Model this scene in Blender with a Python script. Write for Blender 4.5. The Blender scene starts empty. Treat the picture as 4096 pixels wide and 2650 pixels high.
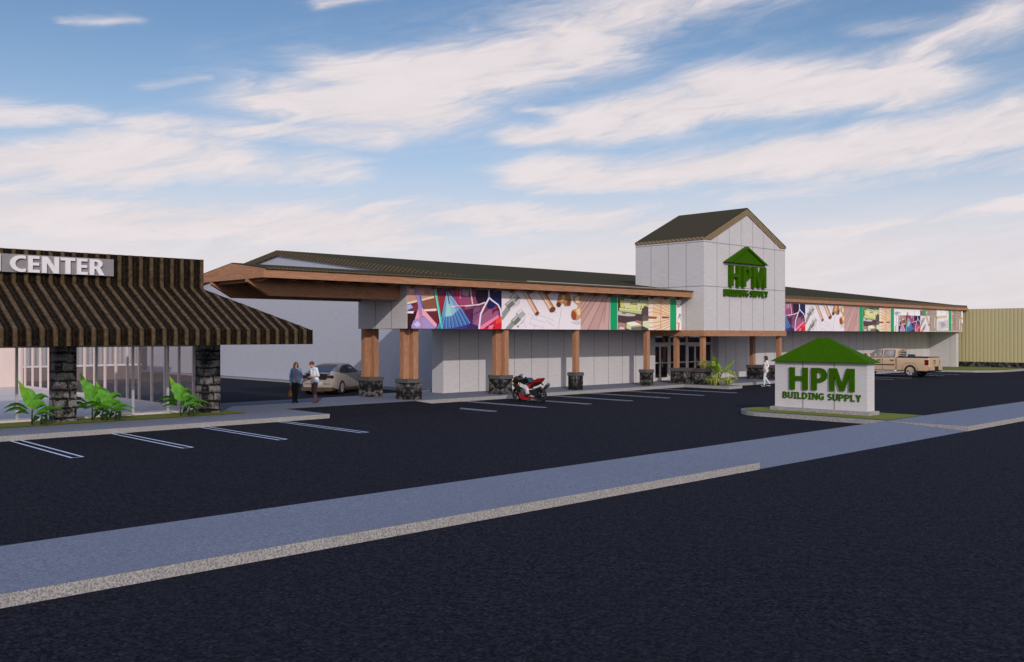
import bpy, bmesh, math, random
from math import sin, cos, pi, radians, atan2, sqrt, hypot
from mathutils import Vector, Matrix, Quaternion
from mathutils.geometry import tessellate_polygon

random.seed(7)
SC = bpy.context.scene
COL = SC.collection

# ------------------------------------------------------------------ helpers
class MB:
    """collects faces for one mesh object"""
    def __init__(s): s.v = []; s.f = []; s.m = []; s.c = []
    def add(s, vs, fs, m=0, c=None):
        o = len(s.v); s.v += [tuple(v) for v in vs]
        for f in fs:
            s.f.append([i + o for i in f]); s.m.append(m); s.c.append(c)
        return s
    def quad(s, a, b, c, d, m=0): return s.add([a, b, c, d], [[0, 1, 2, 3]], m)
    def box(s, x0, x1, y0, y1, z0, z1, m=0, mt=None):
        v = [(x0,y0,z0),(x1,y0,z0),(x1,y1,z0),(x0,y1,z0),(x0,y0,z1),(x1,y0,z1),(x1,y1,z1),(x0,y1,z1)]
        s.add(v, [[0,3,2,1],[0,1,5,4],[1,2,6,5],[2,3,7,6],[3,0,4,7]], m)
        o = len(s.v) - 8
        s.f.append([o+4,o+5,o+6,o+7]); s.m.append(m if mt is None else mt); s.c.append(None)
        return s
    def prism(s, poly, ax, a, b, m=0, mcap=None):
        """polygon of 2D points extruded along axis ax ('x': (y,z), 'y': (x,z), 'z': (x,y))"""
        def P(p, t):
            return (t,p[0],p[1]) if ax == 'x' else (p[0],t,p[1]) if ax == 'y' else (p[0],p[1],t)
        n = len(poly)
        va = [P(p, a) for p in poly]; vb = [P(p, b) for p in poly]
        s.add(va + vb, [[i, (i+1) % n, n+(i+1) % n, n+i] for i in range(n)], m)
        tri = tessellate_polygon([[Vector((p[0],p[1],0)) for p in poly]])
        mc = m if mcap is None else mcap
        s.add(va, [list(t) for t in tri], mc); s.add(vb, [list(t)[::-1] for t in tri], mc)
        return s
    def sheet(s, poly, z, m=0):
        tri = tessellate_polygon([[Vector((p[0],p[1],0)) for p in poly]])
        vs = [(p[0],p[1],z if not callable(z) else z(p)) for p in poly]
        fs = []
        for t in tri:
            a, b, c = [vs[i] for i in t]
            cr = (b[0]-a[0])*(c[1]-a[1]) - (b[1]-a[1])*(c[0]-a[0])
            fs.append(list(t) if cr > 0 else list(t)[::-1])
        return s.add(vs, fs, m)
    def tube(s, pts, rad, n=8, m=0, cap=True):
        pts = [Vector(p) for p in pts]; k = len(pts)
        if not isinstance(rad, (list, tuple)): rad = [rad]*k
        rings = []; prev = None
        for i, p in enumerate(pts):
            t = (pts[min(i+1,k-1)] - pts[max(i-1,0)]).normalized()
            if prev is None:
                u = t.orthogonal().normalized()
            else:
                u = (prev - t*prev.dot(t)); u = u.normalized() if u.length > 1e-6 else t.orthogonal().normalized()
            prev = u; w = t.cross(u)
            rings.append([p + (u*cos(2*pi*j/n) + w*sin(2*pi*j/n))*rad[i] for j in range(n)])
        vs = [q for r in rings for q in r]
        fs = [[i*n+j, i*n+(j+1) % n, (i+1)*n+(j+1) % n, (i+1)*n+j] for i in range(k-1) for j in range(n)]
        if cap: fs += [list(range(n))[::-1], [(k-1)*n+j for j in range(n)]]
        return s.add(vs, fs, m)
    def cap2(s, a, b, ra, rb, n=10, m=0):
        """tapered capsule from a to b"""
        a = Vector(a); b = Vector(b); d = (b-a)
        L = d.length; t = d.normalized() if L > 1e-6 else Vector((0,0,1))
        pts = []; rr = []
        for i in range(4):
            q = i/3*pi/2*.97 + .04; pts.append(a - t*ra*cos(q)); rr.append(ra*sin(q))
        for i in range(4):
            q = pi/2 - i/3*pi/2*.97; pts.append(b + t*rb*cos(q)); rr.append(rb*sin(q))
        return s.tube(pts, rr, n, m)
    def ball(s, c, r, n=14, k=9, m=0, rot=None):
        """ellipsoid, r = radius or (rx, ry, rz)"""
        if not isinstance(r, (tuple, list)): r = (r, r, r)
        vs = []; fs = []
        for i in range(k+1):
            th = pi*i/k
            th = min(max(th, .02), pi-.02)
            for j in range(n):
                ph = 2*pi*j/n
                v = Vector((r[0]*sin(th)*cos(ph), r[1]*sin(th)*sin(ph), r[2]*cos(th)))
                if rot: v = rot @ v
                vs.append(v + Vector(c))
        for i in range(k):
            for j in range(n): fs.append([i*n+j, (i+1)*n+j, (i+1)*n+(j+1) % n, i*n+(j+1) % n])
        fs += [list(range(n)), [k*n+j for j in range(n)][::-1]]
        return s.add(vs, fs, m)
    def lathe(s, prof, n=24, m=0, ax='y', c=(0,0,0), close=False):
        """profile of (radius, offset along axis)"""
        vs = []
        for r, t in prof:
            for j in range(n):
                a = 2*pi*j/n
                p = (r*cos(a), t, r*sin(a)) if ax == 'y' else (r*cos(a), r*sin(a), t) if ax == 'z' else (t, r*cos(a), r*sin(a))
                vs.append((p[0]+c[0], p[1]+c[1], p[2]+c[2]))
        k = len(prof)
        fs = [[i*n+j, i*n+(j+1) % n, ((i+1) % k)*n+(j+1) % n, ((i+1) % k)*n+j] for i in range(k if close else k-1) for j in range(n)]
        return s.add(vs, fs, m)
    def build(s, name, mats, parent=None, loc=None, smooth=False, sharp=None, world=True):
        """link as ONE mesh object; vertices are in world coordinates unless world=False"""
        off = Vector((0,0,0))
        if parent is not None and world:
            q = parent
            while q is not None: off += Vector(q.location); q = q.parent
        if loc is not None and parent is None and world: off = Vector(loc)
        me = bpy.data.meshes.new(name)
        me.from_pydata([tuple(Vector(v) - off) for v in s.v] if off.length > 0 else s.v, [], s.f)
        if not isinstance(mats, (list, tuple)): mats = [mats]
        for m in mats: me.materials.append(m)
        me.polygons.foreach_set('material_index', s.m)
        if any(c is not None for c in s.c):
            ca = me.color_attributes.new('Col', 'FLOAT_COLOR', 'CORNER')
            for p, c in zip(me.polygons, s.c):
                for li in p.loop_indices: ca.data[li].color = (c or (.5,.5,.5)) + (1,)
        bm = bmesh.new(); bm.from_mesh(me)
        bmesh.ops.recalc_face_normals(bm, faces=bm.faces[:]) if s.fixn else None
        bm.to_mesh(me); bm.free()
        if smooth:
            me.polygons.foreach_set('use_smooth', [True]*len(me.polygons))
            if sharp: me.set_sharp_from_angle(angle=radians(sharp))
        me.update()
        o = bpy.data.objects.new(name, me); COL.objects.link(o)
        if parent is not None: o.parent = parent
        elif loc is not None: o.location = loc
        return o
    fixn = False
class MBN(MB):
    fixn = True

def tag(o, label=None, cat=None, group=None, kind=None):
    if label: o['label'] = label
    if cat: o['category'] = cat
    if group: o['group'] = group
    if kind: o['kind'] = kind
    return o
def thing(name, label, cat, loc=(0,0,0), rz=0, group=None):
    o = bpy.data.objects.new(name, None); COL.objects.link(o)
    o.location = loc; o.rotation_euler = (0,0,rz); o.empty_display_size = .3
    return tag(o, label, cat, group)
def struct(name, mb, m, label=None, cat=None, **k):
    o = mb.build(name, m, **k); o['kind'] = 'structure'
    if label: o['label'] = label
    if cat: o['category'] = cat
    return o
def remesh(mb, voxel, name, m, parent, smooth_it=3, world=False):
    """fuse overlapping volumes into one continuous surface"""
    o = mb.build(name + '_tmp', m, world=world)
    md = o.modifiers.new('r', 'REMESH'); md.mode = 'VOXEL'; md.voxel_size = voxel
    sm = o.modifiers.new('s', 'SMOOTH'); sm.iterations = smooth_it; sm.factor = .5
    dg = bpy.context.evaluated_depsgraph_get()
    me = bpy.data.meshes.new_from_object(o.evaluated_get(dg)); me.name = name
    me.polygons.foreach_set('use_smooth', [True]*len(me.polygons))
    old = o.data; bpy.data.objects.remove(o); bpy.data.meshes.remove(old)
    me.materials.clear()
    for mm in (m if isinstance(m, (list,tuple)) else [m]): me.materials.append(mm)
    q = bpy.data.objects.new(name, me); COL.objects.link(q); q.parent = parent
    return q
def boolean_cut(o, cutter):
    md = o.modifiers.new('b', 'BOOLEAN'); md.operation = 'DIFFERENCE'; md.object = cutter; md.solver = 'EXACT'
    dg = bpy.context.evaluated_depsgraph_get()
    me = bpy.data.meshes.new_from_object(o.evaluated_get(dg)); o.modifiers.clear()
    old = o.data; me.name = old.name; o.data = me; bpy.data.meshes.remove(old)
    bpy.data.objects.remove(cutter)

# ------------------------------------------------------------------ materials
def srgb(h):
    h = [c/255 for c in h]
    return tuple(c/12.92 if c <= .04045 else ((c+.055)/1.055)**2.4 for c in h)
class NT:
    def __init__(s, nt): s.t = nt
    def n(s, typ, ins=None, **p):
        d = s.t.nodes.new(typ)
        for k, v in p.items(): setattr(d, k, v)
        for k, v in (ins or {}).items():
            if hasattr(v, 'is_linked') or isinstance(v, bpy.types.NodeSocket): s.t.links.new(v, d.inputs[k])
            else: d.inputs[k].default_value = v
        return d
    def m(s, op, a, b=0., c=0., clamp=False):
        d = s.n('ShaderNodeMath', {0:a, 1:b, 2:c}, operation=op); d.use_clamp = clamp
        return d.outputs[0]
    def mix(s, f, a, b):
        d = s.n('ShaderNodeMix', data_type='RGBA')
        for k, v in ((0,f),(6,a),(7,b)):
            if isinstance(v, bpy.types.NodeSocket): s.t.links.new(v, d.inputs[k])
            else: d.inputs[k].default_value = v if k == 0 else (tuple(v)+(1,))[:4]
        return d.outputs[2]
    def ramp(s, f, a, b):
        """smooth 0..1 between a and b"""
        d = s.n('ShaderNodeMapRange', {0:f, 1:a, 2:b, 3:0., 4:1.}, interpolation_type='SMOOTHSTEP')
        return d.outputs[0]
def newmat(name, rough=.7, spec=.3, metal=0., col=(.5,.5,.5)):
    m = bpy.data.materials.new(name); m.use_nodes = True
    t = NT(m.node_tree); b = m.node_tree.nodes['Principled BSDF']
    b.inputs['Roughness'].default_value = rough; b.inputs['Specular IOR Level'].default_value = spec
    b.inputs['Metallic'].default_value = metal; b.inputs['Base Color'].default_value = col + (1,)
    return m, t, b
def asphalt(name, c1, c2, c3, sc, per):
    """dark tarmac: close-set chips, pits between them, and the faint regular mottling of rolled surfacing"""
    m, t, b = newmat(name, .95, .1)
    tc = t.n('ShaderNodeTexCoord'); v = tc.outputs['Object']
    vo = t.n('ShaderNodeTexVoronoi', {'Vector':v, 'Scale':sc})
    chip = t.n('ShaderNodeSeparateColor', {0:vo.outputs['Color']}).outputs[0]
    nz = t.n('ShaderNodeTexNoise', {'Vector':v, 'Scale':sc*.45, 'Detail':6., 'Roughness':.75})
    fr = t.n('ShaderNodeVectorMath', {0:v, 1:(per,per,per)}, operation='MODULO').outputs[0]
    n2 = t.n('ShaderNodeTexNoise', {'Vector':fr, 'Scale':3.5/per, 'Detail':4., 'Roughness':.6})
    n3 = t.n('ShaderNodeTexNoise', {'Vector':v, 'Scale':.3, 'Detail':3.})
    f = t.m('ADD', t.m('MULTIPLY', chip, .45), t.m('ADD', t.m('MULTIPLY', t.ramp(nz.outputs[0], .35, .65), .3), t.m('MULTIPLY', t.ramp(n2.outputs[0], .35, .65), .25)))
    c = t.mix(t.ramp(f, .12, .8), c1, c2)
    c = t.mix(t.m('MULTIPLY', t.ramp(chip, .93, .96), .8), c, c3)
    c = t.mix(t.ramp(vo.outputs['Distance'], .55, .8), c, tuple(x*.5 for x in c1))
    c = t.mix(t.m('MULTIPLY', t.ramp(n3.outputs[0], .35, .7), .25), c, tuple((a+d)*.42 for a, d in zip(c1, c2)))
    t.t.links.new(c, b.inputs['Base Color'])
    bp = t.n('ShaderNodeBump', {'Height':t.m('SUBTRACT', nz.outputs[0], vo.outputs['Distance']), 'Strength':.5, 'Distance':.02}); t.t.links.new(bp.outputs[0], b.inputs['Normal'])
    return m
def plain(name, col, rough=.6, spec=.3, metal=0., var=.12, sc=6., coat=0.):
    """painted or moulded surface: one colour with a slight unevenness of tone and gloss"""
    m, t, b = newmat(name, rough, spec, metal, col)
    tc = t.n('ShaderNodeTexCoord')
    nz = t.n('ShaderNodeTexNoise', {'Vector':tc.outputs['Object'], 'Scale':sc, 'Detail':5.})
    f = t.ramp(nz.outputs[0], .3, .7)
    t.t.links.new(t.mix(f, tuple(c*(1-var) for c in col), tuple(min(1,c*(1+var)) for c in col)), b.inputs['Base Color'])
    if not coat: t.t.links.new(t.m('MULTIPLY_ADD', nz.outputs[0], .15, rough-.07), b.inputs['Roughness'])
    if coat: b.inputs['Coat Weight'].default_value = coat; b.inputs['Coat Roughness'].default_value = .08
    return m
def grain(name, c1, c2, sc, rough=.8, spec=.2, bump=.2, big=None, stretch=(1,1,1), lo=.35, hi=.65, wall=False, detail=6.):
    """two-tone noise surface, optional large-scale tone, optional stretched grain"""
    m, t, b = newmat(name, rough, spec)
    tc = t.n('ShaderNodeTexCoord'); v = tc.outputs['Object']
    if wall:
        x = t.n('ShaderNodeSeparateXYZ', {0:v})
        v = t.n('ShaderNodeCombineXYZ', {0:t.m('ADD', x.outputs[0], x.outputs[1]), 1:x.outputs[2]}).outputs[0]
    v0 = v
    v = t.n('ShaderNodeMapping', {'Vector':v, 'Scale':stretch}).outputs[0]
    nz = t.n('ShaderNodeTexNoise', {'Vector':v, 'Scale':sc, 'Detail':detail, 'Roughness':.65})
    c = t.mix(t.ramp(nz.outputs[0], lo, hi), c1, c2)
    if big:
        n2 = t.n('ShaderNodeTexNoise', {'Vector':v0, 'Scale':big[0], 'Detail':3.})
        c = t.mix(t.m('MULTIPLY', t.ramp(n2.outputs[0], .35, .7), big[1]), c, big[2])
    t.t.links.new(c, b.inputs['Base Color'])
    if bump:
        bp = t.n('ShaderNodeBump', {'Height':nz.outputs[0], 'Strength':bump, 'Distance':.02})
        t.t.links.new(bp.outputs[0], b.inputs['Normal'])
    return m
def wood(name, axis):
    """stained timber with grain running along axis"""
    m, t, b = newmat(name, .7, .15)
    tc = t.n('ShaderNodeTexCoord')
    s = {'x':(.35,3.2,3.2), 'y':(3.2,.35,3.2), 'z':(3.2,3.2,.35)}[axis]
    v = t.n('ShaderNodeMapping', {'Vector':tc.outputs['Object'], 'Scale':s}).outputs[0]
    n1 = t.n('ShaderNodeTexNoise', {'Vector':v, 'Scale':1.3, 'Detail':2., 'Distortion':.6})
    rings = t.m('FRACT', t.m('MULTIPLY', n1.outputs[0], 9.))
    rings = t.ramp(t.m('ABSOLUTE', t.m('SUBTRACT', rings, .5)), .0, .5)
    n2 = t.n('ShaderNodeTexNoise', {'Vector':v, 'Scale':14., 'Detail':5.})
    c = t.mix(rings, (.42,.225,.13), (.335,.165,.09))
    c = t.mix(t.m('MULTIPLY', t.ramp(n2.outputs[0], .35, .7), .4), c, (.25,.11,.058))
    t.t.links.new(c, b.inputs['Base Color'])
    bp = t.n('ShaderNodeBump', {'Height':n2.outputs[0], 'Strength':.12, 'Distance':.01})
    t.t.links.new(bp.outputs[0], b.inputs['Normal'])
    return m
def rubble(name, sc=1.0, off=0., dk=0.):
    """rough lava-rock masonry: irregular blocks, pale and black mottling, shadow under block edges put into the colour"""
    m, t, b = newmat(name, .85, .25)
    tc = t.n('ShaderNodeTexCoord'); x = t.n('ShaderNodeSeparateXYZ', {0:tc.outputs['Object']})
    u = t.m('ADD', x.outputs[0], x.outputs[1])
    v = t.n('ShaderNodeCombineXYZ', {0:t.m('MULTIPLY', u, sc), 1:t.m('MULTIPLY_ADD', x.outputs[2], sc, off)}).outputs[0]
    wn = t.n('ShaderNodeTexNoise', {'Vector':v, 'Scale':3.2, 'Detail':5.})
    wv = t.n('ShaderNodeVectorMath', {0:wn.outputs[1], 1:(-.5,-.5,0)}, operation='ADD').outputs[0]
    wv = t.n('ShaderNodeVectorMath', {0:wv, 3:.13}, operation='SCALE').outputs[0]
    v2 = t.n('ShaderNodeVectorMath', {0:v, 1:wv}, operation='ADD').outputs[0]
    br = t.n('ShaderNodeTexBrick', {'Vector':v2, 'Color1':(.3,.3,.3,1), 'Color2':(.75,.75,.75,1), 'Mortar':(.5,.5,.5,1), 'Scale':1., 'Mortar Size':.018, 'Mortar Smooth':.6, 'Brick Width':.52, 'Row Height':.25}, offset=.37, squash=1.25, squash_frequency=3)
    v3 = t.n('ShaderNodeVectorMath', {0:v2, 1:(.02,.045,0)}, operation='ADD').outputs[0]
    b3 = t.n('ShaderNodeTexBrick', {'Vector':v3, 'Scale':1., 'Mortar Size':.05, 'Mortar Smooth':.9, 'Brick Width':.52, 'Row Height':.25}, offset=.37, squash=1.25, squash_frequency=3)  # offset mortar mask: shadow below each block, put into the colour
    n1 = t.n('ShaderNodeTexNoise', {'Vector':v, 'Scale':2.6, 'Detail':12., 'Roughness':.78, 'Distortion':.4})
    n2 = t.n('ShaderNodeTexNoise', {'Vector':v, 'Scale':16., 'Detail':8., 'Roughness':.75})
    h = t.m('ADD', t.m('MULTIPLY', n1.outputs[0], 1.25), t.m('MULTIPLY', n2.outputs[0], .40))
    h = t.m('ADD', h, t.m('MULTIPLY', t.n('ShaderNodeSeparateColor', {0:br.outputs[0]}).outputs[0], .16))
    h = t.m('SUBTRACT', h, t.m('MULTIPLY', b3.outputs[1], .30-dk*2.0))
    f = t.ramp(h, .72+dk, .98+dk)
    c = t.mix(f, (.0035,.0035,.004), (.23,.215,.205))
    c = t.mix(t.m('MULTIPLY', br.outputs[1], .45-dk*2.4), c, (.13,.12,.115))
    t.t.links.new(c, b.inputs['Base Color'])
    bp = t.n('ShaderNodeBump', {'Height':t.m('ADD', h, t.m('MULTIPLY', br.outputs[1], -.25)), 'Strength':.8, 'Distance':.05})
    t.t.links.new(bp.outputs[0], b.inputs['Normal'])
    return m
def stripes(name, c1, c2, vec, per, rough=.6, w=.5, soft=.2, noise=.25, spec=.3):
    """ribbed sheet metal: two-tone ribs across direction vec (Object space)"""
    m, t, b = newmat(name, rough, spec)
    tc = t.n('ShaderNodeTexCoord')
    d = t.n('ShaderNodeVectorMath', {0:tc.outputs['Object'], 1:vec}, operation='DOT_PRODUCT').outputs[1]
    s = t.m('ABSOLUTE', t.m('SUBTRACT', t.m('FRACT', t.m('DIVIDE', d, per)), .5))
    f = t.ramp(s, max(0.,w*.5-soft*.5), w*.5+soft*.5)
    nz = t.n('ShaderNodeTexNoise', {'Vector':tc.outputs['Object'], 'Scale':5., 'Detail':8.})
    c = t.mix(f, c1, c2)
    c = t.mix(t.m('MULTIPLY', t.ramp(nz.outputs[0], .35, .7), noise), c, tuple(x*.55 for x in c1))
    t.t.links.new(c, b.inputs['Base Color'])
    bp = t.n('ShaderNodeBump', {'Height':s, 'Strength':(.12 if 'roof' in name else .5), 'Distance':per*.25})
    t.t.links.new(bp.outputs[0], b.inputs['Normal'])
    return m
def glass(name, tint=(.9,.9,.9), refl=.14, rough=.02, fres=.8):
    """window pane: see-through with a mirror sheen"""
    m = bpy.data.materials.new(name); m.use_nodes = True; t = NT(m.node_tree); t.t.nodes.clear()
    tr = t.n('ShaderNodeBsdfTransparent', {'Color':tint+(1,)})
    gl = t.n('ShaderNodeBsdfGlossy', {'Color':(.9,.9,.95,1), 'Roughness':rough})
    ge = t.n('ShaderNodeNewGeometry')
    ca = t.m('ABSOLUTE', t.n('ShaderNodeVectorMath', {0:ge.outputs['Incoming'], 1:ge.outputs['Normal']}, operation='DOT_PRODUCT').outputs[1])
    fr = t.m('POWER', t.m('SUBTRACT', 1., ca, clamp=True), 4.)
    mx = t.n('ShaderNodeMixShader', {0:t.m('MULTIPLY_ADD', fr, fres, refl, True), 1:tr.outputs[0], 2:gl.outputs[0]})
    o = t.n('ShaderNodeOutputMaterial'); t.t.links.new(mx.outputs[0], o.inputs[0])
    return m
def printed(name, k=1.12):
    """printed picture board: colours come from the artwork polygons"""
    m, t, b = newmat(name, .45, .3)
    a = t.n('ShaderNodeAttribute', attribute_name='Col')
    t.t.links.new(a.outputs['Color'], b.inputs['Base Color'])
    return m

M = {}
M['asphalt'] = asphalt('asphalt', (.0028,.0031,.0064), (.0155,.0159,.0235), (.026,.026,.033), 24., .62)
M['asphalt_road'] = asphalt('asphalt_road', (.0022,.0026,.006), (.0160,.0165,.0255), (.028,.028,.037), 28., .55)
M['walk'] = grain('pavement_concrete', (.075,.088,.122), (.185,.203,.256), 30., rough=.85, spec=.3, bump=.25, big=(.5,.4,(.12,.132,.165)), lo=.3, hi=.7)
M['kerb'] = grain('kerb_concrete', (.16,.15,.145), (.44,.42,.405), 42., rough=.9, bump=.5, lo=.34, hi=.66, detail=4., big=(3.,.2,(.26,.25,.24)))
M['wall'] = grain('brushed_wall_panel', (.475,.455,.455), (.60,.58,.58), 3.2, rough=.65, spec=.3, bump=.12, stretch=(.55,9,1), wall=True, lo=.25, hi=.75, big=(.6,.25,(.47,.455,.45)))
M['gwall'] = grain('shaded_gable_wall', (.355,.365,.415), (.43,.44,.495), 3.2, rough=.7, spec=.15, bump=.12, stretch=(.55,9,1), wall=True, lo=.25, hi=.75, big=(.4,.2,(.38,.39,.43)))  # wall panel made darker and bluer: weaker sunlight put into the colour
M['joint'] = plain('panel_joint', (.16,.155,.165), .7)
M['stone'] = rubble('lava_rock_masonry', 1.15, 0., .15)
M['stone_big'] = rubble('lava_rock_pillar', .85, .1, .06)
M['cap'] = grain('dark_cap_stone', (.06,.058,.056), (.115,.11,.106), 30., bump=.3)
M['woodx'] = wood('timber_along_x', 'x'); M['woody'] = wood('timber_along_y', 'y'); M['woodz'] = wood('timber_along_z', 'z')
M['roof'] = stripes('dark_ribbed_roof', (.046,.040,.022), (.043,.037,.020), (1,0,0), .3, rough=.95, noise=.2, spec=.03)
M['troof'] = stripes('dark_ribbed_tower_roof', (.058,.047,.028), (.042,.035,.021), (0,1,0), .19, rough=.9, noise=.15, spec=.05)
M['trim'] = stripes('tan_ribbed_trim', (.30,.225,.13), (.085,.062,.035), (.6,-.6,.85), .17, rough=.7, spec=.1, w=.62, soft=.4)
M['rake'] = stripes('olive_ribbed_rake', (.135,.108,.066), (.045,.036,.022), (.2,.75,1.6), .34, rough=.75, w=.55, soft=.4, spec=.05)
M['trimv'] = stripes('tan_ribbed_fascia', (.15,.115,.068), (.06,.045,.026), (1,0,0), .17, rough=.7, spec=.1, w=.62, soft=.4)
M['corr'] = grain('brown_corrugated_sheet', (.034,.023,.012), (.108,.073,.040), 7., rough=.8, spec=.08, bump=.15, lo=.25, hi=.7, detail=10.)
M['corrm'] = grain('brown_corrugation_flank', (.014,.010,.006), (.055,.038,.021), 8., rough=.8, spec=.06, bump=.15)  # half-tone beside the crowns: fading light put into the colour
M['corrd'] = grain('dark_corrugation_band', (.003,.0025,.002), (.016,.011,.007), 9., rough=.8, spec=.05, bump=.1)  # dark stripe of the sheet, with groove shade also put into its colour
M['yellow'] = stripes('yellow_ribbed_siding', (.46,.41,.23), (.37,.325,.165), (0,1,0), .3, rough=.7, w=.8, soft=.25, noise=.08, spec=.1)
M['greysiding'] = stripes('grey_ribbed_siding', (.36,.36,.38), (.19,.19,.2), (1,0,0), .3, rough=.55, w=.6)
M['brownbase'] = plain('brown_wall_base', (.12,.095,.09), .8)  # flat dark brown for the wall below the band
M['green'] = plain('green_sign_paint', (.031,.096,.0005), .75, .05, var=.06)
M['white'] = plain('white_letter_paint', (.72,.69,.70), .4, var=.04)
M['board'] = plain('grey_sign_board', (.23,.22,.225), .5, var=.05)
M['frame'] = plain('pale_metal_frame', (.58,.53,.50), .4, .4, var=.06)
M['mull'] = plain('grey_mullion', (.42,.42,.42), .35, .5, var=.06)
M['pinkwall'] = plain('warm_plaster', (.72,.60,.55), .8, var=.04, sc=.7)
M['floor'] = plain('pale_screed', (.52,.47,.45), .6, var=.06, sc=.8)
M['glass'] = glass('clear_shop_glass', (.93,.92,.92), .06, fres=.25)
M['dglass'] = glass('dark_door_glass', (.7,.66,.66), .10)
M['grass'] = grain('mown_grass', (.085,.105,.012), (.185,.20,.03), 45., rough=.9, spec=.15, bump=.8, lo=.3, hi=.7, big=(1.2,.4,(.13,.15,.022)))
M['line'] = plain('white_road_paint', (.42,.47,.60), .7, var=.12, sc=9.)
M['print'] = printed('printed_board')
M['boardedge'] = plain('board_edge', (.5,.48,.48), .6)
M['shopdark'] = plain('dim_interior', (.30,.265,.265), .8)
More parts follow.
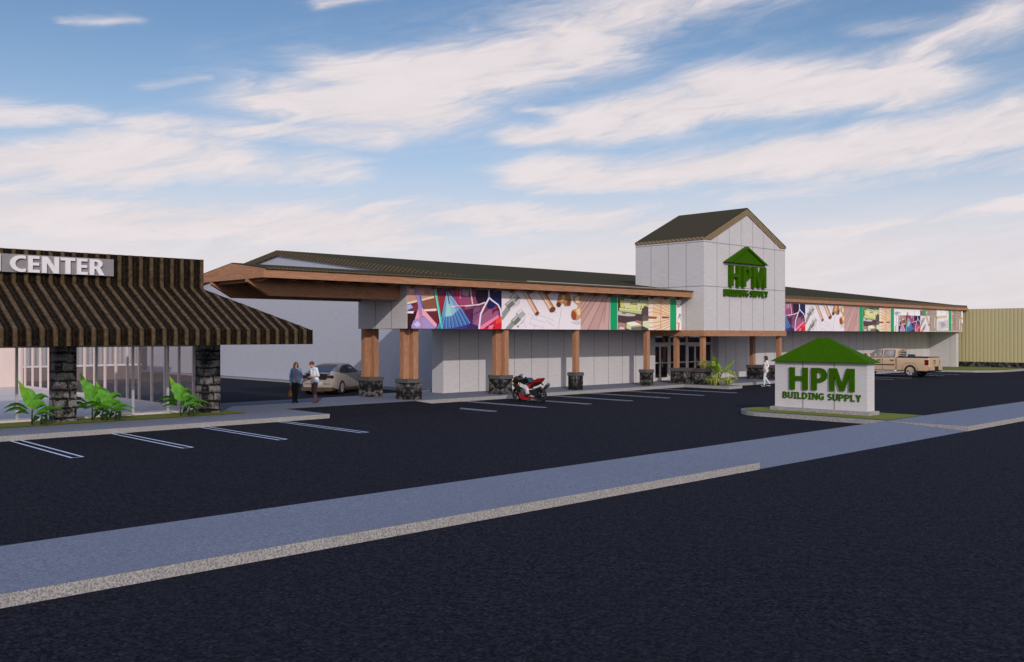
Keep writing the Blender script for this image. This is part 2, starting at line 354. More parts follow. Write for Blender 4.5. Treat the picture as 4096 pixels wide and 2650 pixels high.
ART = {
 'tools': [
  ((112,52,72), [-0.03, 1.847, 5.45, 1.857, 5.45, -0.010, -0.03, -0.033]),
  ((190,142,132), [-0.03, 1.847, 1.44, 1.829, 1.63, 1.434, -0.03, 1.024]),
  ((205,170,165), [0.12, 1.746, 0.35, 1.761, 0.30, 1.538, 0.08, 1.460]),
  ((172,120,112), [0.94, 1.739, 1.35, 1.717, 1.21, 1.458, 0.89, 1.485]),
  ((140,82,62), [0.75, 1.229, 1.58, 1.378, 1.58, 0.849, 0.89, 0.836]),
  ((48,8,22), [-0.03, 0.605, 0.48, 0.756, 0.44, -0.031, -0.03, -0.033]),
  ((105,28,45), [0.84, 0.799, 1.82, 0.817, 1.82, 0.194, 1.58, 0.046, 0.98, 0.476]),
  ((238,208,172), [-0.03, 1.102, 1.44, 1.418, 1.44, 1.331, -0.03, 1.017]),
  ((120,25,25), [0.12, 1.017, 0.71, 1.138, 0.71, 1.084, 0.17, 0.947]),
  ((228,208,208), [0.89, 0.825, 1.54, 0.877, 1.61, 0.831, 1.54, 0.768, 0.89, 0.742]),
  ((228,222,238), [-0.03, 0.729, 0.35, 0.736, 0.30, 0.639, -0.03, 0.648]),
  ((150,175,225), [-0.03, 0.996, 0.17, 1.029, 0.30, 0.896, -0.03, 0.765]),
  ((150,38,55), [1.63, 1.434, 2.10, 1.485, 1.77, 0.560, 1.58, 0.813]),
  ((150,70,112), [2.34, 1.825, 3.81, 1.801, 3.81, 1.119, 2.97, 1.007, 2.39, 1.456]),
  ((165,140,165), [3.04, 1.760, 3.49, 1.752, 3.36, 1.428, 3.04, 1.513]),
  ((34,6,36), [3.81, 1.839, 4.55, 1.834, 4.55, 1.251, 4.29, 1.149, 3.99, 1.161, 3.81, 1.422]),
  ((12,14,78), [4.63, 1.848, 5.45, 1.857, 5.45, 1.001, 5.10, 1.071, 4.73, 1.371]),
  ((16,22,85), [4.52, 1.404, 5.10, 1.141, 4.81, 0.904, 4.51, 0.982]),
  ((125,75,112), [3.16, 0.955, 4.42, 1.019, 4.06, 0.288, 3.51, 0.208]),
  ((60,28,92), [2.39, 0.310, 3.51, 0.434, 4.12, -0.016, 2.20, -0.024]),
  ((80,20,70), [3.16, 0.842, 3.66, 0.927, 3.61, 0.360, 3.31, 0.432]),
  ((150,85,122), [3.61, 0.246, 4.58, 0.868, 5.15, 0.995, 5.25, 0.610, 4.12, 0.080]),
  ((110,22,50), [4.81, 0.873, 5.15, 0.995, 5.36, 0.883, 4.99, 0.799, 4.86, 0.643]),
  ((200,28,44), [4.09, -0.016, 4.78, 0.334, 5.45, 0.554, 5.45, -0.010]),
  ((228,66,52), [5.04, 0.452, 5.45, 0.690, 5.45, 0.340, 5.07, 0.220]),
  ((130,14,34), [4.37, 0.062, 4.89, 0.258, 4.99, 0.046]),
  ((236,122,142), [4.63, 0.140, 4.94, 0.219, 4.84, -0.012, 4.58, -0.014]),
  ((228,125,165), [3.99, -0.016, 4.12, 0.137, 5.20, 0.655, 5.25, 0.551, 4.24, -0.015]),
  ((160,140,190), [0.19, 0.110, 0.30, 0.325, 0.53, 0.471, 0.98, 0.520, 1.30, 0.444, 1.44, 0.119, 1.50, -0.027, 0.21, -0.032]),
  ((198,188,226), [0.30, 0.182, 0.53, 0.327, 0.72, 0.150, 0.48, 0.058]),
  ((226,150,166), [0.37, 0.379, 0.59, 0.938, 0.69, 0.868, 0.62, 0.472]),
  ((232,162,176), [0.71, 0.958, 1.58, 0.192, 1.54, 0.028, 0.94, 0.512, 0.79, 0.546]),
  ((166,130,176), [0.36, 1.826, 0.53, 1.825, 0.75, 0.941, 0.83, -0.030, 0.71, -0.030, 0.55, 0.937]),
  ((42,112,192), [0.61, 1.405, 0.71, 1.407, 0.83, 0.907, 0.75, 0.941]),
  ((50,54,126), [1.83, 0.517, 2.39, 0.569, 2.90, 0.949, 3.56, 0.321, 3.21, -0.019, 1.56, -0.027]),
  ((92,145,205), [1.82, 0.521, 1.57, -0.022, 1.60, -0.031, 1.85, 0.513]),
  ((120,175,220), [1.86, 0.524, 1.64, -0.022, 1.67, -0.030, 1.89, 0.517]),
  ((70,110,180), [1.90, 0.529, 1.71, -0.021, 1.74, -0.027, 1.93, 0.522]),
  ((92,145,205), [1.94, 0.534, 1.79, -0.019, 1.82, -0.025, 1.98, 0.529]),
  ((120,175,220), [1.99, 0.541, 1.86, -0.016, 1.89, -0.021, 2.02, 0.537]),
  ((70,110,180), [2.03, 0.548, 1.93, -0.013, 1.96, -0.016, 2.06, 0.545]),
  ((92,145,205), [2.07, 0.557, 2.01, -0.009, 2.04, -0.011, 2.10, 0.555]),
  ((120,175,220), [2.11, 0.567, 2.08, -0.004, 2.11, -0.005, 2.14, 0.566]),
  ((70,110,180), [2.15, 0.578, 2.15, 0.002, 2.19, 0.003, 2.19, 0.578]),
  ((92,145,205), [2.20, 0.590, 2.23, 0.009, 2.26, 0.010, 2.23, 0.592]),
  ((120,175,220), [2.24, 0.603, 2.30, 0.017, 2.34, 0.019, 2.27, 0.606]),
  ((70,110,180), [2.28, 0.618, 2.38, 0.025, 2.41, 0.029, 2.31, 0.621]),
  ((92,145,205), [2.32, 0.633, 2.45, 0.035, 2.49, 0.039, 2.36, 0.638]),
  ((120,175,220), [2.37, 0.650, 2.53, 0.045, 2.56, 0.051, 2.40, 0.656]),
  ((70,110,180), [2.41, 0.668, 2.60, 0.056, 2.64, 0.063, 2.44, 0.675]),
  ((92,145,205), [2.45, 0.687, 2.68, 0.068, 2.71, 0.076, 2.48, 0.695]),
  ((120,175,220), [2.49, 0.707, 2.76, 0.081, 2.79, 0.089, 2.53, 0.716]),
  ((70,110,180), [2.54, 0.729, 2.83, 0.095, 2.86, 0.104, 2.57, 0.738]),
  ((92,145,205), [2.58, 0.751, 2.91, 0.110, 2.94, 0.120, 2.61, 0.761]),
  ((120,175,220), [2.62, 0.775, 2.98, 0.126, 3.02, 0.136, 2.65, 0.786]),
  ((70,110,180), [2.66, 0.800, 3.06, 0.142, 3.09, 0.153, 2.70, 0.811]),
  ((92,145,205), [2.71, 0.826, 3.14, 0.159, 3.17, 0.171, 2.74, 0.838]),
  ((120,175,220), [2.75, 0.853, 3.21, 0.178, 3.25, 0.190, 2.78, 0.866]),
  ((70,110,180), [2.79, 0.882, 3.29, 0.197, 3.32, 0.210, 2.82, 0.895]),
  ((92,145,205), [2.84, 0.911, 3.37, 0.217, 3.40, 0.231, 2.87, 0.925]),
  ((120,175,220), [2.88, 0.942, 3.45, 0.238, 3.48, 0.252, 2.91, 0.956]),
  ((140,185,205), [2.12, 1.688, 2.91, 0.949, 2.39, 0.561, 1.82, 0.509]),
  ((98,148,182), [2.12, 1.486, 2.01, 0.519, 1.82, 0.509]),
  ((150,206,196), [2.15, 1.431, 2.40, 0.576, 2.06, 0.520]),
  ((128,155,198), [2.18, 1.524, 2.91, 0.949, 2.68, 0.751]),
  ((60,85,130), [2.10, 1.687, 2.18, 1.671, 2.29, 1.084, 2.23, 1.076]),
  ((72,196,166), [1.36, 1.845, 1.50, 1.842, 1.90, -0.025, 1.79, -0.026]),
  ((150,235,215), [1.39, 1.845, 1.42, 1.847, 1.77, 0.267, 1.73, 0.267]),
  ((205,40,92), [2.54, 1.823, 2.79, 1.106, 2.88, 1.125, 2.62, 1.843]),
  ((224,112,152), [2.86, 1.807, 2.84, 1.322, 2.92, 1.322, 2.94, 1.808]),
  ((218,194,164), [3.43, 1.802, 3.57, 1.102, 3.65, 1.112, 3.51, 1.814]),
  ((150,70,152), [3.63, 1.798, 3.78, 1.107, 3.85, 1.117, 3.70, 1.809]),
  ((228,195,208), [2.34, 0.936, 3.12, 0.974, 4.02, 1.070, 4.39, 1.178, 4.36, 1.239, 4.01, 1.133, 3.11, 1.038, 2.34, 0.999]),
  ((190,30,80), [2.58, 0.939, 3.17, 0.981, 3.16, 1.018, 2.58, 0.976]),
  ((40,10,50), [3.75, 1.084, 3.60, 0.814, 3.60, 0.397, 3.63, 0.398, 3.63, 0.811, 3.78, 1.076]),
  ((40,10,50), [4.05, 1.029, 4.08, 0.827, 3.66, 0.671, 3.67, 0.654, 4.10, 0.815, 4.08, 1.031]),
  ((222,212,230), [4.54, 1.844, 4.55, 1.412, 4.33, 1.111, 4.04, 0.678, 3.94, -0.012, 4.04, -0.020, 4.14, 0.660, 4.42, 1.077, 4.65, 1.399, 4.64, 1.849]),
  ((222,212,230), [4.56, 1.419, 4.75, 1.287, 5.11, 1.106, 5.26, 0.910, 5.32, 0.567, 5.42, 0.578, 5.35, 0.931, 5.18, 1.155, 4.81, 1.342, 4.63, 1.470]),
 ],
 'pipes': [
  ((224,217,221), [0.01, 1.857, 5.43, 1.881, 5.43, -0.008, 0.01, -0.029]),
  ((172,170,182), [1.71, 0.741, 2.10, 0.627, 2.11, 0.642, 1.72, 0.756]),
  ((172,170,182), [1.82, 0.271, 2.73, 0.075, 2.74, 0.091, 1.83, 0.286]),
  ((172,170,182), [2.01, 0.644, 1.82, 0.241, 1.84, 0.236, 2.03, 0.639]),
  ((172,170,182), [1.96, 0.532, 2.85, 0.322, 2.67, 0.005, 2.69, -0.001, 2.86, 0.333, 1.97, 0.548]),
  ((172,170,182), [2.45, 0.680, 3.49, 0.429, 3.50, 0.444, 2.45, 0.695]),
  ((172,170,182), [2.96, 0.424, 3.49, 0.142, 3.51, 0.155, 2.98, 0.437]),
  ((172,170,182), [1.93, 1.594, 2.44, 1.471, 2.27, 1.253, 2.29, 1.246, 2.46, 1.480, 1.94, 1.610]),
  ((172,170,182), [3.08, 0.934, 3.67, 0.821, 3.68, 0.837, 3.09, 0.950]),
  ((172,170,182), [4.02, 1.085, 3.78, 0.008, 3.81, 0.005, 4.05, 1.083]),
  ((172,170,182), [3.43, 1.764, 3.61, 1.572, 3.26, 1.485, 3.27, 1.469, 3.63, 1.566, 3.45, 1.773]),
  ((172,170,182), [2.15, 0.202, 2.10, 0.001, 2.12, -0.002, 2.18, 0.199]),
  ((172,170,182), [1.48, 0.272, 1.59, 0.074, 1.61, 0.080, 1.50, 0.278]),
  ((196,192,196), [1.05, 1.378, 1.27, 1.543, 1.16, 1.183, 0.61, 0.935]),
  ((196,192,196), [1.49, 0.554, 1.60, 0.715, 1.44, 0.315, 1.05, 0.153]),
  ((200,196,200), [2.39, 0.687, 2.51, 0.769, 2.34, 0.605, 2.11, 0.642]),
  ((200,196,200), [4.70, 0.387, 5.43, 0.436, 5.43, 0.267, 5.01, 0.264]),
  ((150,150,148), [0.10, 0.450, 0.58, 0.946, 0.33, 1.074, -0.15, 0.579]),
  ((96,96,92), [-0.17, 0.552, 0.09, 0.423, 0.10, 0.439, -0.15, 0.568]),
  ((96,96,92), [-0.08, 0.638, 0.18, 0.509, 0.19, 0.525, -0.06, 0.654]),
  ((96,96,92), [0.01, 0.725, 0.27, 0.596, 0.28, 0.613, 0.03, 0.741]),
  ((96,96,92), [0.10, 0.812, 0.36, 0.684, 0.37, 0.700, 0.12, 0.828]),
  ((96,96,92), [0.19, 0.900, 0.45, 0.771, 0.46, 0.788, 0.21, 0.916]),
  ((96,96,92), [0.28, 0.987, 0.54, 0.859, 0.56, 0.875, 0.30, 1.003]),
  ((112,112,104), [0.47, 0.931, 0.86, 1.191, 0.58, 1.407, 0.20, 1.147]),
  ((190,190,184), [0.33, 1.100, 0.67, 1.343, 0.61, 1.392, 0.27, 1.149]),
  ((166,166,162), [0.81, 1.218, 1.19, 1.476, 0.85, 1.737, 0.47, 1.478]),
  ((212,212,208), [0.69, 1.430, 0.94, 1.615, 0.85, 1.686, 0.59, 1.501]),
  ((90,88,82), [0.87, 1.273, 1.15, 1.486, 1.08, 1.528, 0.81, 1.315]),
  ((150,150,148), [0.46, -0.117, 0.87, 0.239, 0.63, 0.378, 0.23, 0.022]),
  ((96,96,92), [0.20, 0.010, 0.46, -0.122, 0.48, -0.106, 0.22, 0.026]),
  ((96,96,92), [0.29, 0.089, 0.55, -0.043, 0.57, -0.027, 0.31, 0.105]),
  ((96,96,92), [0.38, 0.168, 0.64, 0.036, 0.66, 0.052, 0.40, 0.184]),
  ((96,96,92), [0.48, 0.247, 0.74, 0.115, 0.75, 0.131, 0.49, 0.263]),
  ((96,96,92), [0.57, 0.326, 0.83, 0.195, 0.84, 0.211, 0.58, 0.342]),
  ((112,112,104), [0.87, 0.186, 1.24, 0.450, 0.95, 0.662, 0.58, 0.398]),
  ((190,190,184), [0.74, 0.355, 1.04, 0.595, 0.97, 0.642, 0.66, 0.402]),
  ((168,168,164), [1.20, 0.482, 1.55, 0.710, 1.23, 0.967, 0.88, 0.740]),
  ((214,214,210), [1.07, 0.693, 1.32, 0.872, 1.22, 0.944, 0.97, 0.766]),
  ((30,30,34), [0.99, 0.152, 1.08, 0.173, 1.08, 0.106, 0.99, 0.093]),
  ((206,160,130), [1.31, 1.812, 2.18, 0.706, 2.44, 0.811, 1.56, 1.920]),
  ((238,210,190), [1.35, 1.836, 2.22, 0.729, 2.28, 0.753, 1.41, 1.860]),
  ((150,98,66), [1.51, 1.882, 2.38, 0.773, 2.43, 0.794, 1.56, 1.904]),
  ((112,56,30), [2.44, 0.824, 2.45, 0.782, 2.43, 0.734, 2.37, 0.693, 2.30, 0.668, 2.23, 0.668, 2.18, 0.692, 2.16, 0.734, 2.19, 0.782, 2.24, 0.824, 2.32, 0.848, 2.39, 0.848]),
  ((206,160,130), [2.40, 1.806, 3.19, 0.891, 3.55, 1.044, 2.75, 1.962]),
  ((238,210,190), [2.46, 1.848, 3.25, 0.933, 3.32, 0.966, 2.53, 1.882]),
  ((150,98,66), [2.68, 1.897, 3.47, 0.980, 3.54, 1.010, 2.75, 1.928]),
  ((112,56,30), [3.56, 1.064, 3.59, 1.001, 3.55, 0.929, 3.47, 0.868, 3.36, 0.833, 3.25, 0.835, 3.17, 0.872, 3.15, 0.934, 3.18, 1.006, 3.27, 1.067, 3.38, 1.102, 3.49, 1.101]),
  ((168,118,72), [3.89, 1.803, 4.55, 1.824, 4.73, 1.474, 4.64, 1.180, 4.28, 1.151, 4.09, 1.334, 3.91, 1.114, 3.63, 1.207, 3.69, 1.385]),
  ((222,178,128), [4.07, 1.788, 4.31, 1.796, 4.22, 1.419, 3.94, 1.363]),
  ((112,66,34), [4.43, 1.508, 4.70, 1.453, 4.61, 1.187, 4.37, 1.215]),
  ((96,44,20), [3.93, 1.274, 3.96, 1.213, 3.94, 1.154, 3.88, 1.112, 3.80, 1.099, 3.72, 1.119, 3.66, 1.165, 3.64, 1.225, 3.65, 1.284, 3.71, 1.326, 3.79, 1.339, 3.87, 1.320]),
  ((190,146,106), [4.82, 1.644, 5.43, 1.810, 5.43, 0.605, 5.14, 0.467, 4.89, 0.514, 4.70, 0.763, 4.76, 0.973, 5.14, 1.064, 5.21, 1.234, 4.89, 1.395]),
  ((236,204,170), [4.98, 1.586, 5.26, 1.657, 5.29, 1.362, 5.07, 1.315]),
  ((232,196,160), [5.04, 0.978, 5.35, 1.111, 5.38, 0.774, 5.20, 0.686]),
  ((152,70,30), [5.07, 0.735, 5.08, 0.616, 5.04, 0.522, 4.96, 0.478, 4.86, 0.495, 4.76, 0.569, 4.71, 0.680, 4.70, 0.797, 4.74, 0.891, 4.82, 0.936, 4.92, 0.919, 5.01, 0.846]),
 ],
 'deck': [
  ((192,156,150), [0.00, 1.845, 2.26, 1.833, 2.26, -0.036, 0.00, -0.044]),
  ((184,146,138), [2.10, 1.788, 1.83, 1.799, 0.53, -0.042, 1.32, -0.040]),
  ((184,146,138), [1.46, 1.788, 1.10, 1.777, -1.17, -0.048, -0.25, -0.045]),
  ((86,46,40), [2.24, 1.669, 2.12, -0.036, 2.15, -0.037, 2.27, 1.669]),
  ((86,46,40), [2.09, 1.831, 1.29, -0.037, 1.31, -0.042, 2.12, 1.826]),
  ((86,46,40), [1.83, 1.824, 0.49, -0.038, 0.52, -0.046, 1.85, 1.817]),
  ((86,46,40), [1.45, 1.827, -0.01, 0.185, 0.01, 0.176, 1.47, 1.818]),
  ((86,46,40), [1.08, 1.830, -0.01, 0.708, 0.01, 0.698, 1.11, 1.820]),
  ((86,46,40), [0.76, 1.833, -0.01, 0.999, 0.01, 0.989, 0.79, 1.824]),
  ((86,46,40), [0.49, 1.833, -0.01, 1.249, 0.01, 1.240, 0.51, 1.824]),
  ((86,46,40), [0.28, 1.831, -0.01, 1.500, 0.01, 1.491, 0.30, 1.823]),
  ((86,46,40), [0.17, 1.834, -0.01, 1.665, 0.01, 1.654, 0.19, 1.824]),
  ((178,138,130), [1.83, 1.251, 2.00, 1.363, 1.83, 0.437, 1.67, 0.327]),
 ],
 'green': [
  ((235,232,232), [-0.01, 1.846, 0.63, 1.825, 0.63, -0.034, -0.01, -0.036]),
  ((0,150,92), [0.02, 1.847, 0.59, 1.823, 0.59, -0.034, 0.02, -0.036]),
 ],
 'sofa': [
  ((74,55,60), [0.00, 1.838, 2.57, 1.843, 2.57, -0.025, 0.00, -0.034]),
  ((86,106,72), [0.00, 1.838, 2.57, 1.843, 2.57, 1.615, 0.00, 1.549]),
  ((60,64,46), [0.99, 1.798, 1.74, 1.797, 1.70, 1.635, 1.08, 1.633]),
  ((110,128,84), [0.08, 1.744, 0.64, 1.754, 0.51, 1.645, 0.12, 1.629]),
  ((50,70,40), [1.87, 1.795, 2.55, 1.800, 2.55, 1.700, 1.92, 1.697]),
  ((180,186,152), [0.51, 1.651, 1.17, 1.635, 1.14, 1.397, 0.49, 1.423]),
  ((174,182,146), [1.19, 1.622, 1.77, 1.609, 1.74, 1.368, 1.16, 1.383]),
  ((180,186,152), [1.81, 1.610, 2.54, 1.600, 2.52, 1.243, 1.81, 1.370]),
  ((204,206,112), [0.17, 1.567, 0.65, 1.524, 0.53, 1.169, 0.23, 1.163]),
  ((216,212,172), [0.51, 1.485, 1.04, 1.506, 0.97, 1.150, 0.58, 1.142]),
  ((216,216,132), [1.03, 1.358, 1.61, 1.337, 1.54, 1.094, 0.94, 1.127]),
  ((196,196,96), [0.94, 1.169, 1.54, 1.139, 1.54, 1.094, 0.94, 1.121]),
  ((210,212,176), [1.63, 1.478, 2.02, 1.502, 1.85, 1.083, 1.58, 1.094]),
  ((216,216,122), [2.01, 1.431, 2.33, 1.458, 2.10, 1.178, 1.92, 1.056]),
  ((180,196,122), [0.11, 1.138, 1.97, 1.076, 1.95, 0.847, 0.10, 0.986]),
  ((218,218,170), [0.12, 1.150, 2.00, 1.077, 1.99, 1.014, 0.12, 1.083]),
  ((120,135,80), [1.30, 1.044, 1.30, 0.887, 1.31, 0.887, 1.31, 1.044]),
  ((84,66,66), [2.01, 1.170, 2.57, 1.202, 2.57, 0.788, 1.95, 0.807]),
  ((192,184,182), [0.00, 0.976, 1.47, 0.828, 1.38, 0.737, 0.81, 0.721, 0.00, 0.773]),
  ((96,126,72), [0.73, 0.900, 0.70, 0.866, 0.62, 0.841, 0.51, 0.830, 0.40, 0.837, 0.32, 0.860, 0.30, 0.893, 0.32, 0.927, 0.40, 0.952, 0.51, 0.963, 0.62, 0.956, 0.70, 0.933]),
  ((170,120,80), [0.56, 0.920, 0.55, 0.906, 0.51, 0.895, 0.47, 0.890, 0.42, 0.893, 0.38, 0.903, 0.37, 0.916, 0.38, 0.931, 0.42, 0.941, 0.47, 0.946, 0.51, 0.943, 0.55, 0.933]),
  ((166,126,120), [0.00, 0.393, 0.64, 0.343, 0.60, -0.032, 0.00, -0.034]),
  ((172,112,106), [1.47, 0.525, 1.97, 0.468, 1.94, 0.292, 1.43, 0.429]),
  ((212,206,206), [0.17, 0.146, 0.51, 0.120, 0.48, 0.042, 0.08, 0.057]),
  ((226,226,208), [0.70, 0.385, 1.34, 0.453, 1.97, 0.270, 1.08, 0.202]),
  ((196,206,152), [0.70, 0.385, 1.08, 0.202, 1.08, -0.002, 0.68, 0.079]),
  ((112,96,90), [1.08, 0.202, 1.97, 0.264, 1.92, -0.028, 1.08, -0.030]),
  ((160,160,128), [1.08, 0.202, 1.97, 0.264, 1.95, 0.185, 1.08, 0.123]),
  ((98,88,85), [2.00, 0.695, 2.14, 0.782, 2.57, 0.779, 2.57, -0.025, 2.00, 0.185]),
  ((202,214,168), [2.07, 0.469, 2.57, 0.508, 2.57, 0.075, 2.05, 0.214]),
 ],
 'lumber': [
  ((228,200,170), [0.01, 1.843, 1.92, 1.811, 1.92, -0.019, 0.01, -0.025]),
  ((236,214,194), [0.01, 1.758, 0.39, 1.711, 0.39, -0.024, 0.01, -0.025]),
  ((232,190,146), [0.39, 1.209, 1.09, 1.078, 1.09, 0.775, 0.39, 0.822]),
  ((238,200,160), [1.16, 1.456, 1.92, 1.167, 1.92, 0.859, 1.16, 1.065]),
  ((172,112,64), [0.01, 1.376, 0.38, 1.419, 1.09, 1.256, 1.91, 1.010, 1.93, 1.031, 1.10, 1.277, 0.39, 1.441, 0.00, 1.398]),
  ((172,112,64), [0.01, 1.176, 0.38, 1.198, 1.06, 1.067, 1.91, 0.846, 1.93, 0.867, 1.07, 1.089, 0.39, 1.220, 0.01, 1.199]),
  ((172,112,64), [0.01, 0.948, 0.39, 0.983, 1.06, 0.902, 1.91, 0.775, 1.92, 0.798, 1.07, 0.924, 0.39, 1.006, 0.00, 0.970]),
  ((172,112,64), [0.01, 1.590, 0.36, 1.656, 1.10, 1.445, 1.91, 1.157, 1.93, 1.177, 1.12, 1.466, 0.37, 1.679, 0.00, 1.612]),
  ((172,112,64), [0.63, 1.736, 1.91, 1.303, 1.93, 1.323, 0.65, 1.757]),
  ((172,112,64), [1.10, 1.735, 1.91, 1.449, 1.93, 1.470, 1.12, 1.755]),
  ((172,112,64), [1.43, 1.744, 1.91, 1.552, 1.93, 1.572, 1.45, 1.764]),
  ((172,112,64), [0.01, 0.383, 0.37, 0.375, 1.09, 0.456, 1.92, 0.599, 1.91, 0.622, 1.08, 0.479, 0.36, 0.397, 0.01, 0.405]),
  ((172,112,64), [0.01, 0.154, 0.37, 0.140, 1.07, 0.271, 1.93, 0.483, 1.91, 0.504, 1.06, 0.293, 0.36, 0.162, 0.01, 0.177]),
  ((172,112,64), [0.46, -0.034, 1.16, 0.142, 1.93, 0.366, 1.91, 0.387, 1.15, 0.163, 0.45, -0.013]),
  ((172,112,64), [1.21, -0.031, 1.93, 0.220, 1.91, 0.240, 1.20, -0.011]),
  ((152,72,26), [0.01, 0.751, 0.79, 0.727, 0.69, 0.619, 0.01, 0.619]),
  ((142,62,22), [1.20, 0.759, 1.92, 0.742, 1.79, 0.662, 1.20, 0.643]),
  ((176,118,72), [1.09, 1.730, 1.09, 0.775, 1.06, 0.629, 1.09, -0.022, 1.13, -0.021, 1.09, 0.630, 1.13, 0.775, 1.13, 1.731]),
 ],
 'pliers': [
  ((230,222,224), [-0.01, 1.829, 0.44, 1.812, 0.44, -0.015, -0.01, -0.016]),
  ((150,150,150), [-0.01, 1.490, 0.23, 1.421, 0.44, 1.544, 0.44, 1.360, 0.11, 1.247, -0.01, 1.321]),
  ((140,140,142), [0.13, 0.617, 0.30, 0.948, 0.35, 0.859, 0.30, 0.534, 0.34, 0.532, 0.39, 0.861, 0.26, 0.960, 0.09, 0.623]),
  ((165,165,168), [0.31, 0.756, 0.30, 0.726, 0.28, 0.704, 0.26, 0.696, 0.23, 0.703, 0.22, 0.725, 0.21, 0.754, 0.22, 0.784, 0.23, 0.806, 0.26, 0.814, 0.28, 0.807, 0.30, 0.785]),
  ((222,86,12), [0.00, 0.427, 0.13, 0.484, 0.04, 0.318]),
  ((222,86,12), [0.14, 0.419, 0.27, 0.420, 0.21, -0.016, 0.12, -0.016]),
 ],
 'kitchen': [
  ((168,148,138), [-0.33, 1.798, 7.80, 1.953, 7.80, 0.033, -0.33, 0.011]),
  ((98,80,74), [-0.00, 1.274, 2.13, 1.305, 2.13, 1.325, -0.00, 1.294]),
  ((98,80,74), [0.68, 1.738, 0.68, 0.054, 0.73, 0.054, 0.73, 1.739]),
  ((98,80,74), [0.95, 1.018, 1.64, 1.033, 1.64, 0.056, 1.69, 0.057, 1.69, 1.039, 0.95, 1.038]),
  ((98,80,74), [0.92, 1.027, 0.92, 0.054, 0.97, 0.054, 0.97, 1.028]),
  ((98,80,74), [0.83, 1.701, 0.84, 1.395, 2.11, 1.433, 2.10, 1.453, 0.86, 1.413, 0.88, 1.702]),
  ((98,80,74), [5.27, 1.225, 7.31, 1.294, 7.31, 1.315, 5.26, 1.246]),
  ((98,80,74), [5.86, 1.791, 5.86, 0.069, 5.91, 0.069, 5.91, 1.792]),
  ((98,80,74), [6.05, 1.078, 6.81, 1.115, 6.81, 0.072, 6.86, 0.072, 6.86, 1.122, 6.04, 1.098]),
  ((98,80,74), [6.02, 1.088, 6.02, 0.070, 6.07, 0.070, 6.07, 1.088]),
  ((98,80,74), [5.32, 1.069, 5.71, 1.081, 5.71, 0.465, 5.32, 0.511, 5.31, 0.491, 5.76, 0.460, 5.76, 1.087, 5.32, 1.090]),
  ((98,80,74), [5.97, 1.752, 5.98, 1.473, 7.26, 1.512, 7.26, 1.533, 6.00, 1.492, 6.02, 1.753]),
  ((120,102,96), [0.09, 1.619, 0.61, 1.628, 0.61, 1.648, 0.09, 1.639]),
  ((120,102,96), [0.10, 1.402, 0.62, 1.470, 0.61, 1.489, 0.09, 1.421]),
  ((240,232,220), [1.78, 1.040, 1.71, 0.637, 1.73, 0.176, 1.84, 0.178, 1.82, 0.637, 1.90, 1.037]),
  ((240,232,220), [6.98, 1.039, 6.88, 0.638, 6.93, 0.113, 7.06, 0.116, 7.00, 0.638, 7.11, 1.035]),
  ((235,225,215), [0.30, 1.474, 0.29, 1.446, 0.26, 1.426, 0.22, 1.418, 0.17, 1.424, 0.14, 1.444, 0.13, 1.472, 0.14, 1.499, 0.17, 1.520, 0.22, 1.528, 0.26, 1.521, 0.29, 1.502]),
  ((235,225,215), [5.48, 1.454, 5.47, 1.425, 5.44, 1.403, 5.39, 1.394, 5.34, 1.402, 5.31, 1.422, 5.30, 1.451, 5.31, 1.480, 5.34, 1.502, 5.39, 1.510, 5.44, 1.503, 5.47, 1.482]),
  ((235,225,215), [5.43, 0.750, 5.42, 0.721, 5.39, 0.700, 5.35, 0.691, 5.31, 0.699, 5.28, 0.720, 5.27, 0.749, 5.28, 0.778, 5.31, 0.799, 5.35, 0.807, 5.39, 0.800, 5.42, 0.779]),
  ((218,211,203), [2.16, 1.846, 4.62, 1.892, 4.62, 0.024, 2.16, 0.018]),
  ((240,236,234), [2.16, 1.725, 4.11, 1.740, 4.11, 1.261, 2.16, 1.215]),
  ((205,200,198), [3.09, 1.721, 3.09, 1.235, 3.14, 1.236, 3.14, 1.722]),
  ((196,188,170), [2.16, 1.215, 4.55, 1.317, 4.55, 1.070, 2.16, 0.994]),
  ((192,152,62), [2.40, 1.065, 2.38, 1.012, 2.33, 0.974, 2.26, 0.959, 2.19, 0.972, 2.14, 1.010, 2.12, 1.062, 2.14, 1.114, 2.19, 1.153, 2.26, 1.168, 2.33, 1.155, 2.38, 1.117]),
  ((238,235,231), [4.29, 1.395, 4.53, 1.398, 4.53, 1.103, 4.29, 1.100]),
  ((222,217,207), [2.16, 0.994, 4.62, 1.120, 4.62, 0.981, 2.25, 0.862]),
  ((192,192,197), [2.50, 0.804, 4.55, 0.894, 4.55, 0.283, 2.74, 0.092, 2.50, 0.111]),
  ((160,160,168), [2.84, 0.646, 3.64, 0.742, 4.09, 0.493, 3.24, 0.236]),
  ((225,225,228), [2.50, 0.865, 3.54, 0.977, 3.69, 0.836, 2.55, 0.805]),
  ((235,232,232), [4.59, 1.892, 5.20, 1.903, 5.20, 0.026, 4.59, 0.024]),
  ((0,150,92), [4.64, 1.893, 5.15, 1.902, 5.15, 0.026, 4.64, 0.024]),
  ((230,224,220), [7.31, 1.944, 7.80, 1.953, 7.80, 0.033, 7.31, 0.032]),
  ((240,236,234), [7.33, 1.797, 7.80, 1.805, 7.80, 1.214, 7.33, 1.208]),
  ((192,152,62), [7.60, 1.086, 7.58, 1.026, 7.54, 0.983, 7.47, 0.966, 7.41, 0.981, 7.36, 1.024, 7.34, 1.083, 7.36, 1.142, 7.41, 1.185, 7.47, 1.202, 7.54, 1.187, 7.58, 1.144]),
  ((150,140,132), [7.31, 0.683, 7.80, 0.687, 7.80, 0.033, 7.47, 0.032]),
 ],
 'hammer': [
  ((234,228,228), [-0.06, 2.041, 5.26, 2.160, 5.26, -0.140, -0.06, -0.147]),
